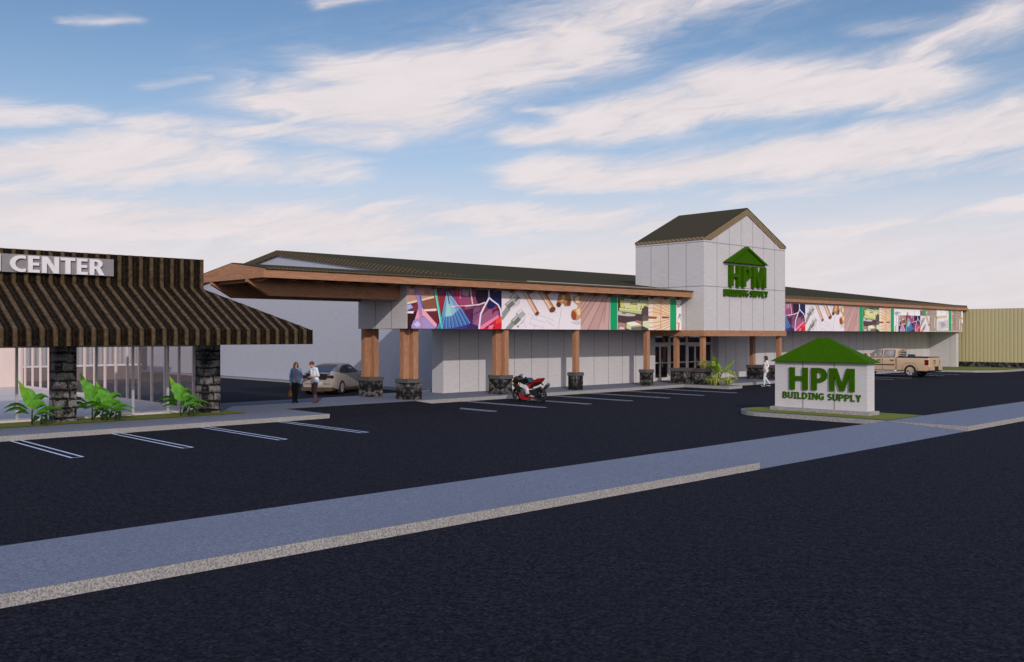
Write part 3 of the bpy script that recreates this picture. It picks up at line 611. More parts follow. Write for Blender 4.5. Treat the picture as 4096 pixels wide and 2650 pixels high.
  ((160,160,166), [0.06, 1.432, 0.35, 1.533, 0.94, 1.511, 1.23, 1.386, 0.79, 1.398, 0.57, 1.214, 0.13, 1.304]),
  ((196,196,202), [0.25, 1.271, 0.39, 0.045, 0.60, 0.051, 0.45, 1.279]),
  ((192,152,40), [2.26, 1.468, 2.41, 1.569, 2.62, 1.276, 2.17, 1.269]),
  ((190,186,186), [3.56, 1.721, 3.64, 1.289, 3.71, 1.293, 3.64, 1.725]),
  ((222,86,12), [0.17, 0.435, 0.11, -0.016, 0.23, -0.019, 0.29, 0.433]),
  ((120,92,70), [4.70, 1.710, 5.21, 1.706, 5.21, 1.280, 4.70, 1.273]),
 ],
}
# ------------------------------------------------------------------ the setting
W = .15
struct('ground', MB().quad((-900,-900,-.03),(1100,-900,-.03),(1100,1100,-.03),(-900,1100,-.03)), M['asphalt'])
struct('road', MB().quad((-120,-80,0),(220,-80,0),(220,10.9,0),(-120,10.9,0)), M['asphalt_road'])
struct('parking_lot', MB().quad((-120,13.39,0),(220,13.39,0),(220,31.0,0),(-120,31.0,0)), M['asphalt'])
# asphalt drive rising to pavement height, then the yard behind
mb = MB()
mb.quad((17.77,27.96,0.003),(23.94,27.96,0.003),(23.94,31.09,.146),(17.77,31.09,.146))
mb.add([(23.94,27.96,0.003),(24.62,27.96,.003),(24.62,31.075,.003),(23.94,31.09,.146)], [[0,1,2],[0,2,3]])
struct('driveway', mb, M['asphalt'])
struct('service_yard', MB().quad((15.9,35.4,.1),(28.3,35.4,.1),(28.3,110,.1),(15.9,110,.1)), M['asphalt'])
# street pavement: raised slab left, sloping driveway apron, raised slab right
def slab(poly, z=W, z0=-.02):
    mb = MB(); mb.prism(poly, 'z', z0, z, 1, 1); n = len(poly)
    mb.sheet(poly, z + .002, 0)
    return mb
struct('street_pavement', slab([(-120,10.9),(17.735,10.9),(17.735,13.39),(-120,13.39)]), [M['walk'], M['kerb']])
struct('street_pavement', slab([(29.3,10.9),(220,10.9),(220,13.385),(29.3,13.385)]), [M['walk'], M['kerb']])
mb = MB(); mb.quad((17.735,10.905,.004),(29.3,10.905,.004),(29.3,13.385,.149),(17.735,13.385,.149))
mb.quad((17.735,13.385,0),(29.3,13.385,0),(29.3,13.385,.149),(17.735,13.385,.149), 1)
struct('driveway_apron', mb, [M['walk'], M['kerb']])
# pavement of the left shop and the crossing behind the drive
struct('left_pavement', slab([(-40,27.95),(17.77,27.95),(17.77,31.09),(24.0,31.09),(24.0,35.4),(15.9,35.4),(15.9,60),(-40,60)]), [M['walk'], M['kerb']])
# pavement in front of the store, with the planted nib and the raised bed at the far end
edge = [(24.62,31.075),(42.72,31.075),(42.72,28.13),(44.12,28.2),(44.12,29.72),(53,29.72),(53,31.95),(72.6,31.95),(73.6,31.75),(74.6,31.2),(75.2,30.3),(75.5,29.0),(75.9,27.8),(76.8,26.9),(78.0,26.45),(80,26.3),(100,26.3),(100,36),(24.62,36)]
mb = slab(edge); mb.quad((24.0,31.09,.15),(24.62,31.075,.15),(24.62,35.4,.15),(24.0,35.4,.15))
mb.add([(23.94,31.088,.149),(24.62,31.073,.0),(24.62,31.073,.15)], [[0,1,2]], 1)
struct('store_pavement', mb, [M['walk'], M['kerb']])
struct('wall_kerb', slab([(28.3,36),(29.25,36),(29.25,72),(28.3,72)], .18), [M['walk'], M['kerb']])
# planted strips
def lawn(poly, z, label):
    o = MB().sheet(poly, z).build('grass', M['grass']); tag(o, label, 'grass', kind='stuff'); return o
lawn([(-40,30.25),(15.81,30.25),(15.8,31.6),(15.3,32.0),(-40,32.0)], .168, 'strip of mown grass along the foot of the glass shop front')
lawn([(74.2,33.9),(74.5,32.1),(75.3,31.3),(75.75,30.3),(75.95,29.2),(76.4,28.2),(77.1,27.4),(78.2,26.9),(80,26.7),(84.4,26.7),(84.4,33.9)], .168, 'grass bed with rounded kerb at the far end of the store')
arc = [(30.75 + 1.45*cos(a), 18.0 + 1.45*sin(a)) for a in [pi*i/14 for i in range(15)]]
isl = [(32.2,13.39)] + arc + [(29.3,13.39)]
arc2 = [(30.75 + 1.31*cos(a), 18.0 + 1.31*sin(a)) for a in [pi*i/14 for i in range(15)]]
struct('sign_island', slab(isl), [M['walk'], M['kerb']])
lawn([(32.06,13.39)] + arc2 + [(29.44,13.39)], .166, 'round-ended grass island around the foot of the monument sign')
# painted bays: two lines joined at both ends
def bay(x1, y0, y1, w=.32, t=.068, wend=.045, z=.005):
    x0 = x1 - w; mb = MB()
    mb.quad((x0,y0,z),(x0+t,y0,z),(x0+t,y1,z),(x0,y1,z)); mb.quad((x1-t,y0,z),(x1,y0,z),(x1,y1,z),(x1-t,y1,z))
    mb.quad((x0+t,y0,z),(x1-t,y0,z),(x1-t,y0+wend,z),(x0+t,y0+wend,z)); mb.quad((x0+t,y1-wend,z),(x1-t,y1-wend,z),(x1-t,y1,z),(x0+t,y1,z))
    struct('parking_line', mb, M['line'])
for k in range(7): bay(-.25 + 2.72*k - .02*(k > 2), 23.08, 27.93)
bay(24.04, 26.11, 28.5)
for x in (26.75, 29.46, 32.2, 34.92, 37.63, 40.43): bay(x, 26.11, 30.97)
for x in (57.3, 60.01, 62.73, 65.45, 68.17, 70.86): bay(x, 26.94, 31.8)

# ------------------------------------------------------------------ left shop
L = thing('garden_shop', 'glass fronted shop with brown corrugated mansard roof and dark rock pillars', 'building', (4,32,W))
PIT = .364; X0 = 7.925 - PIT*44
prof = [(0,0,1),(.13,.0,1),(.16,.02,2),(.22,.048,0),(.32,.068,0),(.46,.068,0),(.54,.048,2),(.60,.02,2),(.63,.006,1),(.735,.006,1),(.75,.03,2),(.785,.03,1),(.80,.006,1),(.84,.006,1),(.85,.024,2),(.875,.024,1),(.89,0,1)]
def sheet_cols(x_end):
    c = []; k = 0
    while True:
        for p, d, m in prof:
            x = X0 + (k + p)*PIT
            if x > x_end: return c
            c.append((x, d, m))
        k += 1
nsl = Vector((0,-(4.56-3.066),2.8)).normalized()
mbp = MBN(); mbs = MBN()
def strip(mb, A, B, m):   # A, B: matching point lists
    for i in range(len(A)-1): mb.quad(A[i], B[i], B[i+1], A[i+1], m)
cols = sheet_cols(17.85) + [(17.85,0,1)]
n0 = Vector((0,-1,0)); n1 = (n0 + nsl).normalized()
prev = None
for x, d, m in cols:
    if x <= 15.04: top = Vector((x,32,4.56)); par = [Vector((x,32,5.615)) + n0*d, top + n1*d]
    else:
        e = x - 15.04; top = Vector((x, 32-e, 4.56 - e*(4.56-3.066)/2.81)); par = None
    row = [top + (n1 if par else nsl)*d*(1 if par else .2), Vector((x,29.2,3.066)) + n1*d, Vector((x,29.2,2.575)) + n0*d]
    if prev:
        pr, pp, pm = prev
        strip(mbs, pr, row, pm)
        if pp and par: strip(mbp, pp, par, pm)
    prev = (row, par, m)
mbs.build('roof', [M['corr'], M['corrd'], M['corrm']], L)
mbp.quad((15.04,32,4.5),(15.04,33,4.5),(15.04,33,5.615),(15.04,32,5.615)); mbp.quad((-8,32.02,5.61),(15.04,32.02,5.61),(15.04,33,5.61),(-8,33,5.61)); mbp.quad((-8,33,4.4),(15.04,33,4.4),(15.04,33,5.615),(-8,33,5.615))
mbp.build('parapet', [M['corr'], M['corrd'], M['corrm']], L)
mb = MBN()   # right-hand hip of the mansard
mb.quad((15.04,32,4.56),(17.85,29.2,3.066),(17.85,40,3.066),(15.04,40,4.56)); mb.quad((17.85,29.2,3.066),(17.85,29.2,2.575),(17.85,40,2.575),(17.85,40,3.066))
mb.quad((-8,29.25,2.58),(17.84,29.25,2.58),(17.84,31.85,2.58),(-8,31.85,2.58), 1); mb.quad((15.3,31.85,2.58),(17.84,31.85,2.58),(17.84,40,2.58),(15.3,40,2.58), 1)
mb.build('roof_hip', [M['corr'], M['frame']], L)
for x in (4.91, 9.78, 14.655):
    MB().box(x, x+.615, 31.12, 31.8, W, 2.57).build('pillar', M['stone_big'], L)
fr = MB()
fr.box(-8,15.2,31.86,31.94,.15,.235); fr.box(-8,15.2,31.86,31.94,2.5,2.575)
fr.box(15.16,15.24,31.95,54,.15,.24); fr.box(15.16,15.24,31.95,54,2.5,2.6)
fr.build('window_frame', M['frame'], L)
x = 8.855 - 1.21*12
while x < 15.1:
    MB().box(x-.034,x+.034,31.855,31.945,.236,2.499).build('mullion', M['mull'], L); x += 1.21
y = 33.13
while y < 54: MB().box(15.155,15.245,y-.045,y+.045,.241,2.499).build('mullion', M['pinkwall'], L); y += 1.26
MB().quad((-8,31.9,.235),(15.16,31.9,.235),(15.16,31.9,2.5),(-8,31.9,2.5)).build('window_pane', M['glass'], L)
MB().quad((15.2,31.95,.24),(15.2,54,.24),(15.2,54,2.5),(15.2,31.95,2.5)).build('window_pane', M['glass'], L)
MB().box(-8,15.3,54,54.3,W,3.4).box(-8.3,-8,31.86,54.3,W,3.4).build('back_wall', M['pinkwall'], L)
MB().quad((-8,31.95,.165),(15.16,31.95,.165),(15.16,54,.165),(-8,54,.165)).build('floor', M['floor'], L)

# letters -----------------------------------------------------------
def arcp(cx, cy, rx, ry, a0, a1, n=12): return [(cx + rx*cos(radians(a0+(a1-a0)*i/n)), cy + ry*sin(radians(a0+(a1-a0)*i/n))) for i in range(n+1)]
def strokep(path, w):
    Lp = []; Rp = []; n = len(path)
    for i in range(n):
        a = path[max(0,i-1)]; b = path[min(n-1,i+1)]; dx, dy = b[0]-a[0], b[1]-a[1]; l = hypot(dx,dy)
        Lp.append((path[i][0]-dy/l*w/2, path[i][1]+dx/l*w/2)); Rp.append((path[i][0]+dy/l*w/2, path[i][1]-dx/l*w/2))
    return Lp + Rp[::-1]
GL = {
 'H': (.74, [[(0,0),(0,1),(.21,1),(.21,.61),(.53,.61),(.53,1),(.74,1),(.74,0),(.53,0),(.53,.42),(.21,.42),(.21,0)]]),
 'P': (.66, [[(0,0),(0,1),(.34,1)] + arcp(.34,.68,.32,.32,90,-90) + [(.22,.36),(.22,0)], [(.22,.83),(.22,.53),(.31,.53)] + arcp(.31,.68,.13,.15,-90,90,8)]),
 'M': (1.0, [[(0,0),(0,1),(.30,1),(.51,.30),(.70,1),(1,1),(1,0),(.79,0),(.79,.72),(.60,.02),(.41,.02),(.20,.72),(.20,0)]]),
 'B': (.64, [[(0,0),(0,1),(.32,1)] + arcp(.32,.76,.26,.24,90,-50,9) + arcp(.34,.29,.30,.29,50,-90,9), [(.21,.84),(.21,.62),(.3,.62)] + arcp(.3,.73,.08,.11,-90,90,6), [(.21,.45),(.21,.16),(.31,.16)] + arcp(.31,.305,.12,.145,-90,90,6)]),
 'U': (.68, [[(0,1),(0,.33)] + arcp(.34,.33,.34,.33,180,360,14) + [(.68,1),(.46,1),(.46,.33)] + arcp(.34,.33,.12,.15,360,180,8) + [(.22,1)]]),
 'I': (.44, [[(0,0),(0,.15),(.115,.15),(.115,.85),(0,.85),(0,1),(.44,1),(.44,.85),(.325,.85),(.325,.15),(.44,.15),(.44,0)]]),
 'L': (.54, [[(0,0),(0,1),(.22,1),(.22,.18),(.54,.18),(.54,0)]]),
 'D': (.74, [[(0,0),(0,1),(.26,1)] + arcp(.26,.5,.48,.5,90,-90,14), [(.22,.82),(.22,.18),(.27,.18)] + arcp(.27,.5,.24,.32,-90,90,10)]),
 'N': (.74, [[(0,0),(0,1),(.25,1),(.54,.38),(.54,1),(.74,1),(.74,0),(.50,0),(.20,.63),(.20,0)]]),
 'G': (.72, [[(.72,.93)] + arcp(.44,.5,.44,.5,62,318,18) + [(.72,.10),(.72,.55),(.42,.55),(.42,.39),(.51,.39),(.51,.2)] + arcp(.46,.5,.24,.32,290,65,14) + [(.67,.74)]]),
 'S': (.58, [strokep(arcp(.31,.715,.195,.185,35,250,12) + arcp(.28,.30,.20,.20,75,-145,12), .185)]),
 'Y': (.70, [[(0,1),(.25,1),(.36,.66),(.46,1),(.70,1),(.47,.42),(.47,0),(.25,0),(.25,.42)]]),
 'C': (.66, [[(.66,.95)] + arcp(.48,.5,.48,.5,66,294,20) + [(.66,.05),(.66,.22)] + arcp(.50,.5,.28,.32,292,68,16) + [(.66,.78)]]),
 'E': (.54, [[(0,0),(0,1),(.53,1),(.53,.83),(.21,.83),(.21,.60),(.51,.60),(.51,.43),(.21,.43),(.21,.17),(.54,.17),(.54,0)]]),
 'T': (.64, [[(.21,0),(.21,.82),(0,.82),(0,1),(.64,1),(.64,.82),(.43,.82),(.43,0)]]),
 'R': (.70, [[(0,0),(0,1),(.32,1)] + arcp(.32,.72,.29,.28,90,-55,10) + [(.70,0),(.45,0),(.30,.38),(.21,.38),(.21,0)], [(.21,.84),(.21,.55),(.29,.55)] + arcp(.29,.695,.11,.145,-90,90,8)]),
}
def letter(ch, o, u, v, n, w, h, depth, parent, m):
    """solid letter: o lower left corner of the front face, u/v in-plane axes, n outward normal"""
    gw, cs = GL[ch]; mb = MBN(); o = Vector(o); u = Vector(u); v = Vector(v); n = Vector(n)
    P = lambda p, d: o + u*(p[0]/gw*w) + v*(p[1]*h) - n*d
    tri = tessellate_polygon([[Vector((p[0],p[1],0)) for p in c] for c in cs]); allp = [p for c in cs for p in c]
    mb.add([P(p,0) for p in allp], [list(t) for t in tri]); mb.add([P(p,depth) for p in allp], [list(t) for t in tri])
    for c in cs:
        k = len(c)
        for i in range(k): mb.quad(P(c[i],0), P(c[(i+1) % k],0), P(c[(i+1) % k],depth), P(c[i],depth))
    return mb.build('letter', m, parent)
sg = thing('shop_sign', 'long grey board with raised white letters on the brown corrugated parapet', 'sign', (10,31.93,5.15))
MB().box(4.4,11.83,31.86,31.925,4.872,5.44).build('board', M['board'], sg)
for ch, a, b in (('N',7.86,8.40),('C',8.67,9.12),('E',9.196,9.53),('N',9.604,10.11),('T',10.162,10.607),('E',10.664,11.0),('R',11.069,11.533)):
    letter(ch, (a-.03,31.79,4.883), (1,0,0), (0,0,1), (0,-1,0), (b-a), .523, .07, sg, M['white'])

# ------------------------------------------------------------------ the store
S = thing('store_building', 'long pale panelled store with dark low roof, timber porch and entrance tower', 'building', (36,34.2,W))
RS = .1347
rz = lambda y: 5.34 + RS*(y - 30.88)
RY, RZ = 51.7, rz(51.7)
wl = MB()
wl.box(28,44.2,34.2,34.7,W,5.5); wl.box(50.75,83.4,34.2,34.7,W,5.5); wl.box(44.2,50.75,34.2,34.7,3.17,5.5)
wl.box(28,29.2,34.7,35.05,W,5.5)
wl.box(83.12,83.4,32.35,34.2,W,3.2); wl.box(83.1,83.62,31.86,32.35,W,3.2)
for x in [29.01+1.2155*i for i in range(-0,13)] + [51.54+1.2*i for i in range(27)]:
    if x < 44 or 51 < x < 83: wl.box(x-.011,x+.011,34.195,34.21,W,3.18,1)
wl.build('front_wall', [M['wall'], M['joint']], S)
g = MB()
gp = [(35.05,.17),(71.8,.17),(71.8,rz(31.6)-.1),(RY,RZ-.12),(34.9,rz(34.9)-.12),(34.9,.17)]
g.prism(gp, 'x', 29.2, 29.5); g.prism(gp, 'x', 83.9, 84.3); g.box(29.5,83.9,71.3,71.8,.1,5.3)
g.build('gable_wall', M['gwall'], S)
fa = MB()
fa.box(23.88,43.24,31.6,34.195,3.18,5.36); fa.box(23.88,28.0,34.195,35.2,3.18,5.36)
fa.box(51.86,83.8,31.6,34.195,3.18,5.05)
for y in (33.87, 32.68): fa.box(23.872,23.89,y-.012,y+.012,3.18,5.0,1)
fa.build('fascia_wall', [M['wall'], M['joint']], S)
r = MB(); th = .05
def slope(x0,x1,y0,y1,za,zb,m=0):
    r.add([(x0,y0,za),(x1,y0,za),(x1,y1,zb),(x0,y1,zb),(x0,y0,za-th),(x1,y0,za-th),(x1,y1,zb-th),(x0,y1,zb-th)], [[0,1,2,3],[7,6,5,4],[0,4,5,1],[1,5,6,2],[2,6,7,3],[3,7,4,0]], m)
slope(29.15,84.4,33.4,RY,rz(33.4),RZ); slope(29.15,84.4,RY,72.4,RZ,rz(30.9))
slope(29.15,43.24,30.78,33.4,rz(30.78)+.04,rz(33.4))
slope(51.86,84.4,31.5,33.4,rz(31.5),rz(33.4))
r.box(31,43.2,31.58,31.62,rz(31.6)-.02,rz(31.6)+.045,1)
r.build('roof', [M['roof'], M['frame']], S)
r = MB(); slope(16.86,29.15,30.78,33.4,rz(30.78)+.04,rz(33.4)+.01); slope(16.86,29.15,33.4,36.05,rz(33.4)+.01,rz(30.78)+.04)
r.build('porch_roof', M['roof'], S)
e = MB(); e.box(16.88,43.3,30.775,30.86,5.335,5.375)
e.build('roof_edge', M['trimv'], S)
t = MB()
def rake(mb, x0, x1, ya, za, yb, zb, h): mb.add([(x,y,z) for x in (x0,x1) for y, z in ((ya,za),(yb,zb),(yb,zb-h),(ya,za-h))], [[0,1,2,3],[4,7,6,5],[0,4,5,1],[1,5,6,2],[2,6,7,3],[3,7,4,0]])
rake(t, 29.06, 29.14, 33.45, rz(33.45)-.002, RY, RZ-.002, .33); rake(t, 29.06, 29.14, RY, RZ-.002, 72.4, rz(31)-.002, .33)
t.build('rake_trim', M['rake'], S)
t = MB(); t.box(51.86,84.38,31.42,31.5,5.25,5.47); t.build('roof_fascia', M['trimv'], S)
t = MB(); t.box(51.86,84.45,31.36,31.6,5.052,5.248); t.build('fascia_beam', M['woodx'], S)
t = MB(); t.box(16.9,43.2,30.84,30.94,5.013,5.333); t.build('eave_beam', M['woodx'], S)
t = MB(); t.box(16.9,29,35.86,35.96,5.013,5.333); t.build('eave_beam', M['woodx'], S)
t = MBN(); t.prism([(30.842,5.013),(35.958,5.013),(35.958,5.335),(33.4,5.655),(30.842,5.335)], 'x', 16.82, 16.9); t.build('gable_board', M['woody'], S)
for y0 in (32.07, 35.0):
    t = MBN(); t.prism([(16.83,5.012),(16.83,4.90),(17.72,4.40),(23.875,4.40),(23.875,5.012)], 'y', y0, y0+.2); t.build('support_beam', M['woodx'], S)
k = 0
while 17.08 + 1.168*k < 43:
    x = 17.08 + 1.168*k; t = MBN()
    if x < 23.5: t.prism([(30.945,5.3),(30.945,5.015),(31.5,4.90),(35.3,4.90),(35.855,5.015),(35.855,5.3)], 'x', x, x+.09)
    else: t.prism([(30.945,5.3),(30.945,5.015),(31.598,4.86),(31.598,5.3)], 'x', x, x+.09)
    t.build('rafter', M['woody'], S); k += 1
def column(x0, x1, y0, y1, posts, top=3.18, m=None):
    b = MB().box(x0,x1,y0,y1,W,.86).build('column_base', M['stone'], S)
    MB().box(x0-.035,x1+.035,y0-.035,y1+.035,.861,1.03).build('column_cap', M['cap'], b)
    for a, b2, c, d in posts: MB().box(a,b2,c,d,1.031,top).build('column_post', M['woodz'], b)
column(23.86,24.6,34.33,35.13,[(23.93,24.27,34.77,35.04),(24.25,24.5,34.5,34.74)])
column(23.99,24.74,31.67,32.5,[(24.06,24.37,32.07,32.33),(24.38,24.65,31.8,32.06)])
column(29.22,29.98,31.55,32.33,[(29.31,29.635,31.95,32.2),(29.62,29.88,31.68,31.94)])
column(34.34,34.91,31.56,32.05,[(34.52,34.77,31.69,31.94)])
column(40.02,40.62,31.56,32.03,[(40.22,40.47,31.68,31.93)])
column(43.15,44.02,30.14,32.28,[(43.3,43.56,31.97,32.2),(43.33,43.59,30.2,30.42)], 2.838)
column(51.17,52.02,30.14,32.36,[(51.36,51.62,32.05,32.3),(51.4,51.66,30.22,30.46)], 2.838)
# entrance
f = MB(); Y = 34.63
def vbar(x0, x1, z0=W, z1=3.17): f.box(x0,x1,Y,Y+.08,z0,z1)
for a, b in ((44.2,44.43),(46.08,46.28),(47.86,48.06),(49.62,49.78),(50.56,50.745)): vbar(a, b)
for a, b in ((44.43,46.08),(46.28,47.86),(48.06,49.62),(49.78,50.56)):
    f.box(a,b,Y,Y+.08,2.285,2.455); f.box(a,b,Y,Y+.08,3.08,3.17)
    if (a, b) in ((46.28,47.86),(49.78,50.56)): f.box(a,b,Y,Y+.08,W,.33); f.box(a,b,Y,Y+.08,1.2,1.25)
f.build('entrance_frame', M['frame'], S)
MB().quad((44.2,34.68,2.3),(50.74,34.68,2.3),(50.74,34.68,3.1),(44.2,34.68,3.1)).build('window_pane', M['dglass'], S)
for a, b in ((46.28,47.86),(49.78,50.56)): MB().quad((a,34.675,.33),(b,34.675,.33),(b,34.675,2.29),(a,34.675,2.29)).build('window_pane', M['dglass'], S)
for a, b, hx in ((44.44,45.25,1),(45.255,46.07,0),(48.07,48.835,1),(48.84,49.61,0)):
    d = MB(); d.box(a,a+.075,Y+.01,Y+.06,.16,2.28); d.box(b-.075,b,Y+.01,Y+.06,.16,2.28)
    d.box(a+.075,b-.075,Y+.01,Y+.06,2.2,2.28); d.box(a+.075,b-.075,Y+.01,Y+.06,.16,.33); d.box(a+.075,b-.075,Y+.01,Y+.06,1.2,1.245)
    d = d.build('door', M['frame'], S)
    MB().quad((a+.07,Y+.035,.32),(b-.07,Y+.035,.32),(b-.07,Y+.035,2.21),(a+.07,Y+.035,2.21)).build('door_pane', M['dglass'], d)
    hx = b-.11 if hx else a+.11
    MB().tube([(hx,Y+.012,.95),(hx,Y-.05,.98),(hx,Y-.05,1.42),(hx,Y+.012,1.45)], .014, 6).build('door_handle', M['mull'], d)
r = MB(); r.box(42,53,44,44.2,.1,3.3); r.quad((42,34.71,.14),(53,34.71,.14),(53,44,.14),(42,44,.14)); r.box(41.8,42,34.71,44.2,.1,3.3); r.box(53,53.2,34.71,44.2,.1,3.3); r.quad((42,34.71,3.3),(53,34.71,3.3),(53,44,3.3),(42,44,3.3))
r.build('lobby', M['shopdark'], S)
# tower
TX0, TX1, TY0, TY1 = 43.25, 51.86, 30.1, 34.92
tw = MB(); tp = [(TX0,3.172),(TX1,3.172),(TX1,8.3),(47.555,10.28),(TX0,8.3)]
tw.prism(tp, 'y', TY0, TY1)
for i in range(1, 7):
    x = 43.31 + 1.2195*i; zt = 8.3 + min(x-TX0, TX1-x)*.46
    tw.box(x-.012,x+.012,TY0-.004,TY0+.01,3.172,zt,1)
for y in (33.769, 32.524, 31.285): tw.box(TX0-.004,TX0+.01,y-.012,y+.012,3.172,8.3,1); tw.box(TX1-.01,TX1+.004,y-.012,y+.012,3.172,8.3,1)
for z in (5.632, 8.1):
    tw.box(TX0-.002,TX1+.002,TY0-.006,TY0+.01,z-.014,z+.014,1); tw.box(TX0-.006,TX0+.01,TY0,TY1,z-.014,z+.014,1); tw.box(TX1-.01,TX1+.006,TY0,TY1,z-.014,z+.014,1)
tw.build('tower_wall', [M['wall'], M['joint']], S)
r = MB(); sl = (10.355-8.37)/4.3
for sgn in (0, 1):
    xe, xr = (TX0-.03, 47.555) if sgn == 0 else (TX1+.03, 47.555)
    ze = 8.365
    r.add([(xe,TY0-.05,ze),(xr,TY0-.05,10.36),(xr,TY1+.03,10.36),(xe,TY1+.03,ze),(xe,TY0-.05,ze-.06),(xr,TY0-.05,10.30),(xr,TY1+.03,10.30),(xe,TY1+.03,ze-.06)], [[0,1,2,3],[7,6,5,4],[0,4,5,1],[2,6,7,3],[3,7,4,0]])
MBN.build; r.build('tower_roof', M['troof'], S)
t = MBN()
t.prism([(43.24,8.355),(47.555,10.345),(51.87,8.355),(51.87,8.225),(51.25,8.225),(47.555,9.926),(43.9,8.225),(43.24,8.225)], 'y', TY0-.045, TY0-.005)
t.box(TX0-.045,TX0-.004,TY0-.04,TY1+.02,8.215,8.36); t.box(TX1+.004,TX1+.045,TY0-.04,TY1+.02,8.215,8.36)
t.build('roof_trim', M['trim'], S)
b = MB(); b.box(43.2,51.92,30.05,30.28,2.84,3.17); b.box(43.43,51.69,30.28,30.4,3.05,3.17)
b.build('tower_beam', M['woodx'], S)
b = MB(); b.box(43.2,43.42,30.285,34.19,2.84,3.17); b.build('tower_beam', M['woody'], S)
b = MB(); b.box(51.7,51.92,30.285,34.19,2.84,3.17); b.build('tower_beam', M['woody'], S)

# sign on the tower ------------------------------------------------
ws = thing('wall_sign', 'green raised letters under a green roof emblem on the pale entrance tower', 'sign', (47.6,30.1,6.3))
YF = 29.88; kx = YF/30.05
zc = lambda z: 2.9 + (z-2.9)*kx
def lt(ch, a, b, z0, z1, dep): letter(ch, (a*kx,YF,zc(z0)), (1,0,0), (0,0,1), (0,-1,0), (b-a)*kx, (z1-z0)*kx, dep, ws, M['green'])
lt('H', 45.86, 46.90, 5.71, 6.94, .215); lt('P', 47.16, 48.05, 5.71, 6.935, .215); lt('M', 48.24, 49.645, 5.705, 6.935, .215)
tri = MBN()
A_ = [(45.386,7.075),(49.9,7.085),(47.65,8.095)]
P3 = lambda p, y: (p[0]*y/30.05, y, 2.9+(p[1]-2.9)*y/30.05)
cx, cz = 47.64, 7.4
inn = [(46.05,7.085),(49.55,7.09),(47.66,7.95)]
a = [P3(p, 29.84) for p in A_]; bk = [P3(p, 29.84) for p in A_]; bk = [(p[0],30.09,p[2]) for p in bk]; i1 = [P3(p, 29.84) for p in inn]; i2 = [(p[0],29.92,p[2]) for p in i1]
for i in range(3):
    j = (i+1) % 3
    tri.quad(a[i],a[j],bk[j],bk[i]); tri.quad(a[i],a[j],i1[j],i1[i]); tri.quad(i1[i],i1[j],i2[j],i2[i])
tri.add(i2, [[0,1,2]]); tri.build('roof_emblem', M['green'], ws)
def text(parent, s, P, u, n, total_w, h, dep, m, gap=.07, word=.34):
    adv = [GL[c][0] + gap if c != ' ' else word for c in s]; tot = sum(adv) - gap; k = total_w/tot; x = 0
    for c, ad in zip(s, adv):
        if c != ' ': letter(c, Vector(P) + Vector(u)*x*k, u, (0,0,1), n, GL[c][0]*k, h, dep, parent, m)
        x += ad
text(ws, 'BUILDING SUPPLY', (45.21*.997,29.96,2.9+(5.155-2.9)*.997), (1,0,0), (0,-1,0), 4.62, .377, .085, M['green'], .05, .3)

# monument sign ----------------------------------------------------
ms = thing('monument_sign', 'low pale block sign with green hip roof and raised green letters on grass island', 'sign', (30.9,16.4,.166))
MB().box(30.46,31.2,14.51,18.3,.15,.29).build('sign_base', M['kerb'], ms)
w_ = MB(); w_.box(30.6,31.2-.06,14.66,18.17,.291,1.94)
for y in (17.05,15.85): w_.box(30.594,30.61,y-.014,y+.014,.291,1.94,1)
w_.build('sign_wall', [M['wall'], M['joint']], ms)
rf = MBN(); ez = 1.942; X0_, X1_, Y0_, Y1_ = 30.46, 31.28, 14.5, 18.26
c4 = [(X0_,Y0_,ez),(X1_,Y0_,ez),(X1_,Y1_,ez),(X0_,Y1_,ez)]; u4 = [(p[0],p[1],ez+.022) for p in c4]
rd = [(30.87,16.17,2.80),(30.87,16.62,2.80)]
rf.add(c4+u4+rd, [[3,2,1,0],[0,1,5,4],[1,2,6,5],[2,3,7,6],[3,0,4,7],[4,5,8],[5,6,9,8],[6,7,9],[7,4,8,9]]); rf.build('sign_roof', M['green'], ms)
k2 = 30.53/30.55
lm = lambda ch, ya, yb, z0, z1: letter(ch, (30.53,ya*k2,2.9+(z0-2.9)*k2), (0,-1,0), (0,0,1), (-1,0,0), (ya-yb)*k2, (z1-z0)*k2, .065, ms, M['green'])
lm('H',17.569,16.856,.948,1.737); lm('P',16.711,16.112,.952,1.738); lm('M',16.028,15.105,.952,1.742)
text(ms, 'BUILDING SUPPLY', (30.57,17.85,.612), (0,-1,0), (-1,0,0), 2.985, .238, .025, M['green'], .075, .36)

